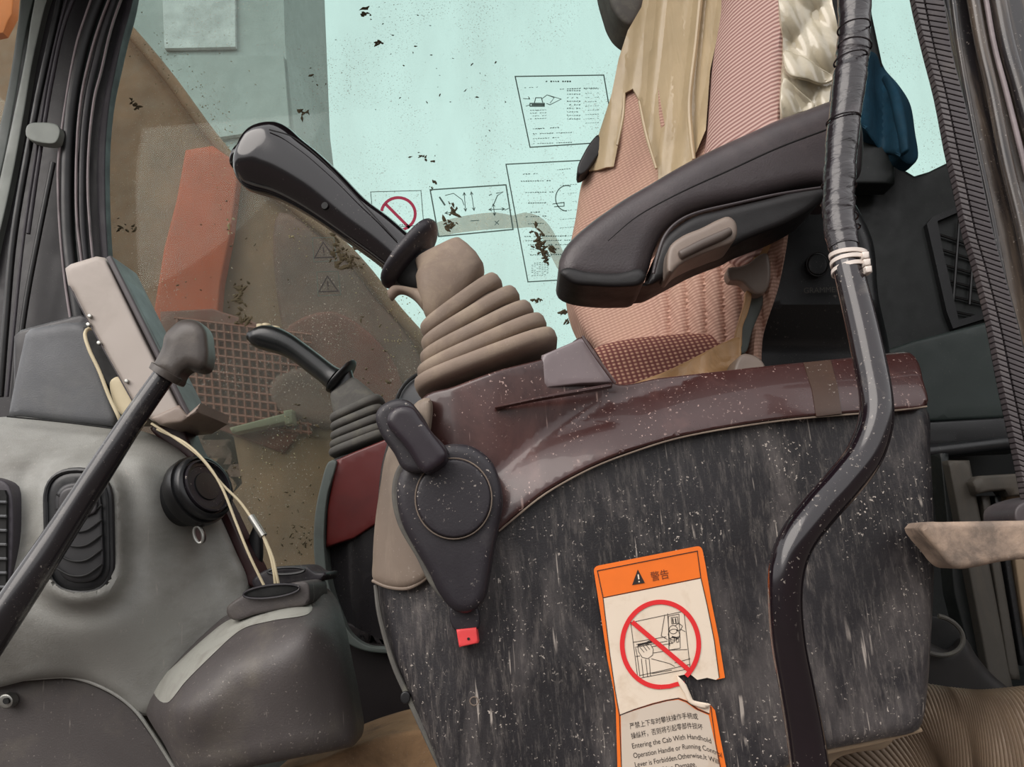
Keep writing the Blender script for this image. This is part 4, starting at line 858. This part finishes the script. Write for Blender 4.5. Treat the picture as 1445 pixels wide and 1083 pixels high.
put('panel_lip', tube([(-20,965,.985,2.4),(60,957,.985,2.4),(105,957,.985,2.4),(150,973,.985,2.4),(186,998,.985,2.4),(214,1034,.985,2.4),(252,1094,.98,2.4)],8,6), M['dash'], db)
# lower box with sloping shoulders
bctrl = [(330,880,.965),(437,855,.965),(300,900,.96),(215,985,.975),(318,925,.905),(440,880,.905),(250,975,.915),(240,1000,.905),(350,980,.885),(440,960,.89),(300,1050,.90),(450,1050,.90),(470,900,.93),(500,1030,.93),(230,1050,.92),(460,850,.99),(204,975,1.0)]
bY = rbf(bctrl)
put('lower_box', relief([(300,884),(322,868),(380,858),(437,842),(452,832),(468,850),(480,890),(490,940),(500,990),(506,1035),(500,1052),(480,1058),(420,1070),(350,1084),(290,1100),(262,1100),(230,1048),(205,1005),(202,985),(214,968),(250,932)], bY, .03, 27, 6), M['dashdk'], db)
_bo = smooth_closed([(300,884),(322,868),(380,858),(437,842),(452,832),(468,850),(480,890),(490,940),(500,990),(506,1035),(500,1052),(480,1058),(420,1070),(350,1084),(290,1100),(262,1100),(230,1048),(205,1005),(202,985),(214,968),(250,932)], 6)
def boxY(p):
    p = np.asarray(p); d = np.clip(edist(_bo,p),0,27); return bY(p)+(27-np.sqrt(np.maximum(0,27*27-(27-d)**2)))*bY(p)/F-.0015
put('worn_lit_ridge', relief([(216,972),(250,936),(292,898),(312,882),(326,874),(380,863),(434,849),(440,858),(436,866),(385,876),(346,886),(328,898),(300,924),(262,962),(236,992),(226,990)], boxY, .004, 0, 5), worn('pale rubbed and lit ridge plastic',(158,158,150),.5,(124,120,112),.5,24,specks=.1,grain=.3), db, label='rubbed ridge of the lower box with its sky highlight in the colour')  # pale colour holds both rubbed wear and the bevel's sky highlight
tr = put('pocket_tray', relief([(320,858),(340,842),(357,831),(395,826),(434,822),(438,838),(436,852),(400,860),(360,868),(332,876),(322,870)], .955, .08, 4, 6), M['dashdk'], db)
put('slot', relief(ellipse(383,835,39,8,-7,24), .949, .01, 2, 5), M['voidm'], tr)
put('slot_rim', tube([(x_,y_,.947,1.6) for x_,y_ in arcpts(383,835,40,9,0,360,30,-7)],6,1), M['leverblk'], tr)
rt = put('rear_tray', relief([(356,820),(372,806),(400,800),(432,799),(446,808),(460,808),(458,818),(436,822),(400,826),(362,832)], 1.02, .06, 4, 5), M['leverblk'], db)
put('cup_rim', tube([(x_,y_,1.01,2.2) for x_,y_ in arcpts(404,806,26,5,0,360,24,-3)],6,1), M['ventblk'], rt)
# vents
ov = put('oval_vent', relief(roundpoly([(64,664),(156,664),(160,838),(68,838)],46,8), .916, .03, 9, 7, True), M['ventblk'], db)
put('vent_rim', tube3([P(a,b,.919) for a,b in _vent]+[P(*_vent[0],.919)], .0034, 8), M['ventblk'], ov)
put('vent_inner', relief(roundpoly([(76,682),(142,680),(148,822),(82,824)],33,8), .912, .02, 4, 6, True), worn('vent louvre plastic',(44,44,46),.4,(80,80,80),.2), ov)
for k in range(6):
    y_ = 702+21*k; put('louvre_groove', tube([(80,y_-4,.9105,1.5),(100,y_+6,.9095,1.6),(122,y_+5,.9095,1.6),(144,y_-10,.9105,1.5)],6,5), M['voidm'], ov)
put('thumb_tab', relief([(84,700),(92,690),(128,688),(136,700),(134,724),(86,728)], .908,.01,3,5), worn('thumb tab',(58,56,58),.35), ov)
axv = (RT*.84+UP*.43-FW*.36).normalized(); cv = P(293,686,.985)
rv = put('round_vent', lathe(cv, axv, [(-.075,.030),(-.045,.036),(-.022,.041),(-.006,.043),(-.002,.0425),(0,.041),(.001,.038),(-.003,.0365)]), M['ventblk'], db)
put('vent_ring', lathe(cv, axv, [(-.006,.0355),(.003,.035),(.0035,.033),(-.002,.0325)]), M['leverblk'], rv)
put('vent_face', lathe(cv, axv, [(-.008,.033),(-.001,.0325),(-.001,.028),(-.005,.026),(-.005,.020),(0,.018),(.001,.004)]), M['ventblk'], rv)
put('vent_collar', lathe(cv, axv, [(-.030,.0435),(-.027,.045),(-.016,.046),(-.012,.0455),(-.012,.042)]), M['seal'], rv)
lk = put('lock_barrel', tube3([P(a,b,.985) for a,b in arcpts(280,755,6,12,0,360,24,-14)], .0022, 8), M['steel'], db)
put('lock_face', relief(ellipse(280,755,6,12,-14,18), .985,.01,1,3), M['brown'], lk)
gr = put('slot_grille', relief([(-40,676),(8,680),(17,694),(16,820),(10,850),(-40,860)], .925, .02, 5, 7), M['pillar2'], db)
put('grille_void', relief([(-40,690),(6,692),(9,700),(8,828),(4,840),(-40,844)], .921, .01, 0, 8, True), M['voidm'], gr)
for k in range(7):
    put('grille_slat', tube([(-40,708+20*k,.918,2),(9,709+20*k,.918,2)],6,2), M['pod'], gr)
sc = put('screw', relief(ellipse(8,990,11,11,0,20), .985, .01, 3, 4), M['steel'], db)
put('screw_socket', relief(ellipse(8,990,4.5,4.5,0,12), .982, .003, 0, 3), M['voidm'], sc)
put('panel_seam', tube([(10,588,1.0,1.2),(90,596,1.0,1.2),(168,606,1.0,1.2)],6,4), M['voidm'], db)
put('instrument_pod', relief([(12,588),(20,545),(30,500),(36,472),(44,464),(68,460),(92,456),(118,455),(126,464),(138,500),(150,540),(166,586),(166,604),(90,597)], 1.03, .06, 12, 8, True), M['pod'], db)
put('pod_backing', relief([(20,475),(30,466),(70,455),(114,444),(128,450),(140,470),(180,580),(20,580)], 1.10, .15, 5, 10, True), M['pillar'], db)

# monitor ------------------------------------------------------------
mn = thing('monitor', 'warm white boxy monitor tilted behind the rubber-knobbed rod', 'monitor', P(230,600,1.0))
put('housing', relief([(92,379),(100,373),(136,362),(148,364),(158,384),(180,430),(202,476),(226,524),(250,570),(262,590),(214,594),(190,574),(160,520),(130,466),(104,412),(96,402)], .985, .085, 7, 6, True), M['monitor'], mn)
def quadY(pts, r=0, **k): return
# screen side: runs away from the viewer, facing the seat
def slab(a,b,Y0,Y1,inset,th):
    A0,B0 = P(*a,Y0),P(*b,Y0); dy = Vector((0,Y1-Y0,0)); ax=(B0-A0); nrm = ax.cross(dy).normalized(); 
    if nrm.x < 0: nrm=-nrm
    A=A0+ax*inset+dy*inset; B=B0-ax*inset+dy*inset; C=B0-ax*inset+dy*(1-inset); D=A0+ax*inset+dy*(1-inset)
    lo=[A,B,C,D]; hi=[q_+nrm*th for q_ in lo]; return lo+hi,[(0,1,2,3),(4,5,6,7),(0,1,5,4),(1,2,6,5),(2,3,7,6),(3,0,4,7)]
put('bezel', slab((148,363),(262,592),.985,1.058,0,.008), M['bezel'], mn, bevel=.003)
put('screen', slab((160,388),(240,548),.992,1.052,.06,.0105), M['screen'], mn, bevel=.001)
for k in range(4): 
    a=(153+5*k,374+10*k); put('indicator', slab((244+4*k,556+8*k),(247+4*k,562+8*k),1.0,1.045,.0,.0098), M['pod'], mn)
put('lower_lip', relief([(213,590),(252,572),(264,586),(283,569),(280,582),(256,597),(226,600)], .98, .10, 4, 5, True), M['taupe'], mn)
put('side_seam', tube([(98,404,.984,1),(130,464,.983,1),(160,518,.983,1),(190,572,.984,1)],6,3), M['bezel'], mn)
for (x_,y_) in ((126,446),(124,458),(139,484),(178,538)):
    put('screw', relief(ellipse(x_,y_,3,3,0,12), .98, .006, 1, 2), M['steel'], mn)
put('bracket', relief([(155,540),(160,534),(168,532),(180,552),(190,575),(186,588),(172,586),(160,566)], .99, .04, 3, 5), M['cream'], mn)
put('mount', relief([(118,462),(136,470),(166,526),(170,560),(150,540),(130,500)], 1.02, .05, 3, 6), M['voidm'], mn)
single('monitor_cable', tube([(150,470,1.01,2.6),(128,464,1.0,2.6),(120,472,.99,2.6),(126,494,.985,2.6),(140,524,.985,2.6),(154,560,.985,2.6),(168,590,.985,2.6),(172,604,1.0,2.4)],10,8), M['cream'], 'cream cable curving down between grey pod and white monitor', 'cable')

# rod with knob ------------------------------------------------------
rd_ = thing('travel_lever', 'long black rod with grey-brown rubber knob crossing the dashboard', 'lever', P(0,900,.80))
put('rod', tube([(236,524,.88,15.5),(190,590,.87,16.5),(147,656,.86,18),(90,745,.85,20),(30,836,.835,22.5),(-60,970,.82,25)],24,6), worn('worn black rod',(30,27,30),.25,(120,116,108),.25,26,specks=.35,coat=.3,scratches=.3), rd_)
put('rubber_knob', relief([(214,520),(220,508),(229,490),(232,474),(242,462),(254,453),(268,451),(282,455),(291,466),(294,482),(295,505),(290,521),(278,524),(266,521),(257,528),(250,542),(238,538),(225,528)], .865, .018, 17, 5), M['knob'], rd_)
put('knob_skirt', loft([(216,512,256,536),(213,520,249,543)],.875,[.017,.018],20,2.1,1,(.001,.001)), M['knob'], rd_)

# white leads --------------------------------------------------------
wa = thing('white_lead', 'thin cream lead with steel ferrule hanging into the dashboard pocket', 'cable', P(385,840,.95))
put('lead', tube([(214,598,1.0,1.9),(246,618,.99,1.9),(282,645,.98,1.9),(312,682,.97,1.9),(338,708,.965,1.9),(354,730,.96,2)],8,7), M['cream'], wa)
put('ferrule', tube([(354,729,.96,5),(372,757,.955,5)],12,1), M['steel'], wa)
put('lead_tail', tube([(370,754,.955,2),(380,780,.952,2),(386,805,.95,2),(390,840,.955,2)],8,7), M['cream'], wa)
put('lead_tail', tube([(371,755,.955,2),(384,785,.952,2),(390,810,.95,2),(396,839,.955,2)],8,7), M['cream'], wa)
single('white_lead', tube([(222,606,1.0,1.9),(262,626,.985,1.9),(292,655,.975,1.9),(314,690,.965,1.9),(334,740,.955,1.9),(352,784,.95,1.9),(380,842,.955,1.9)],8,7), M['cream'], 'second plain cream lead left of the ferruled one', 'cable')
single('black_probe', loft([(358,745,366,745),(352,760,370,758),(352,780,371,782),(356,796,369,800)],1.08,.008,14,2.6,4,(.004,.003)), M['ventblk'], 'small black upright stub behind the steel ferrule', 'stub')
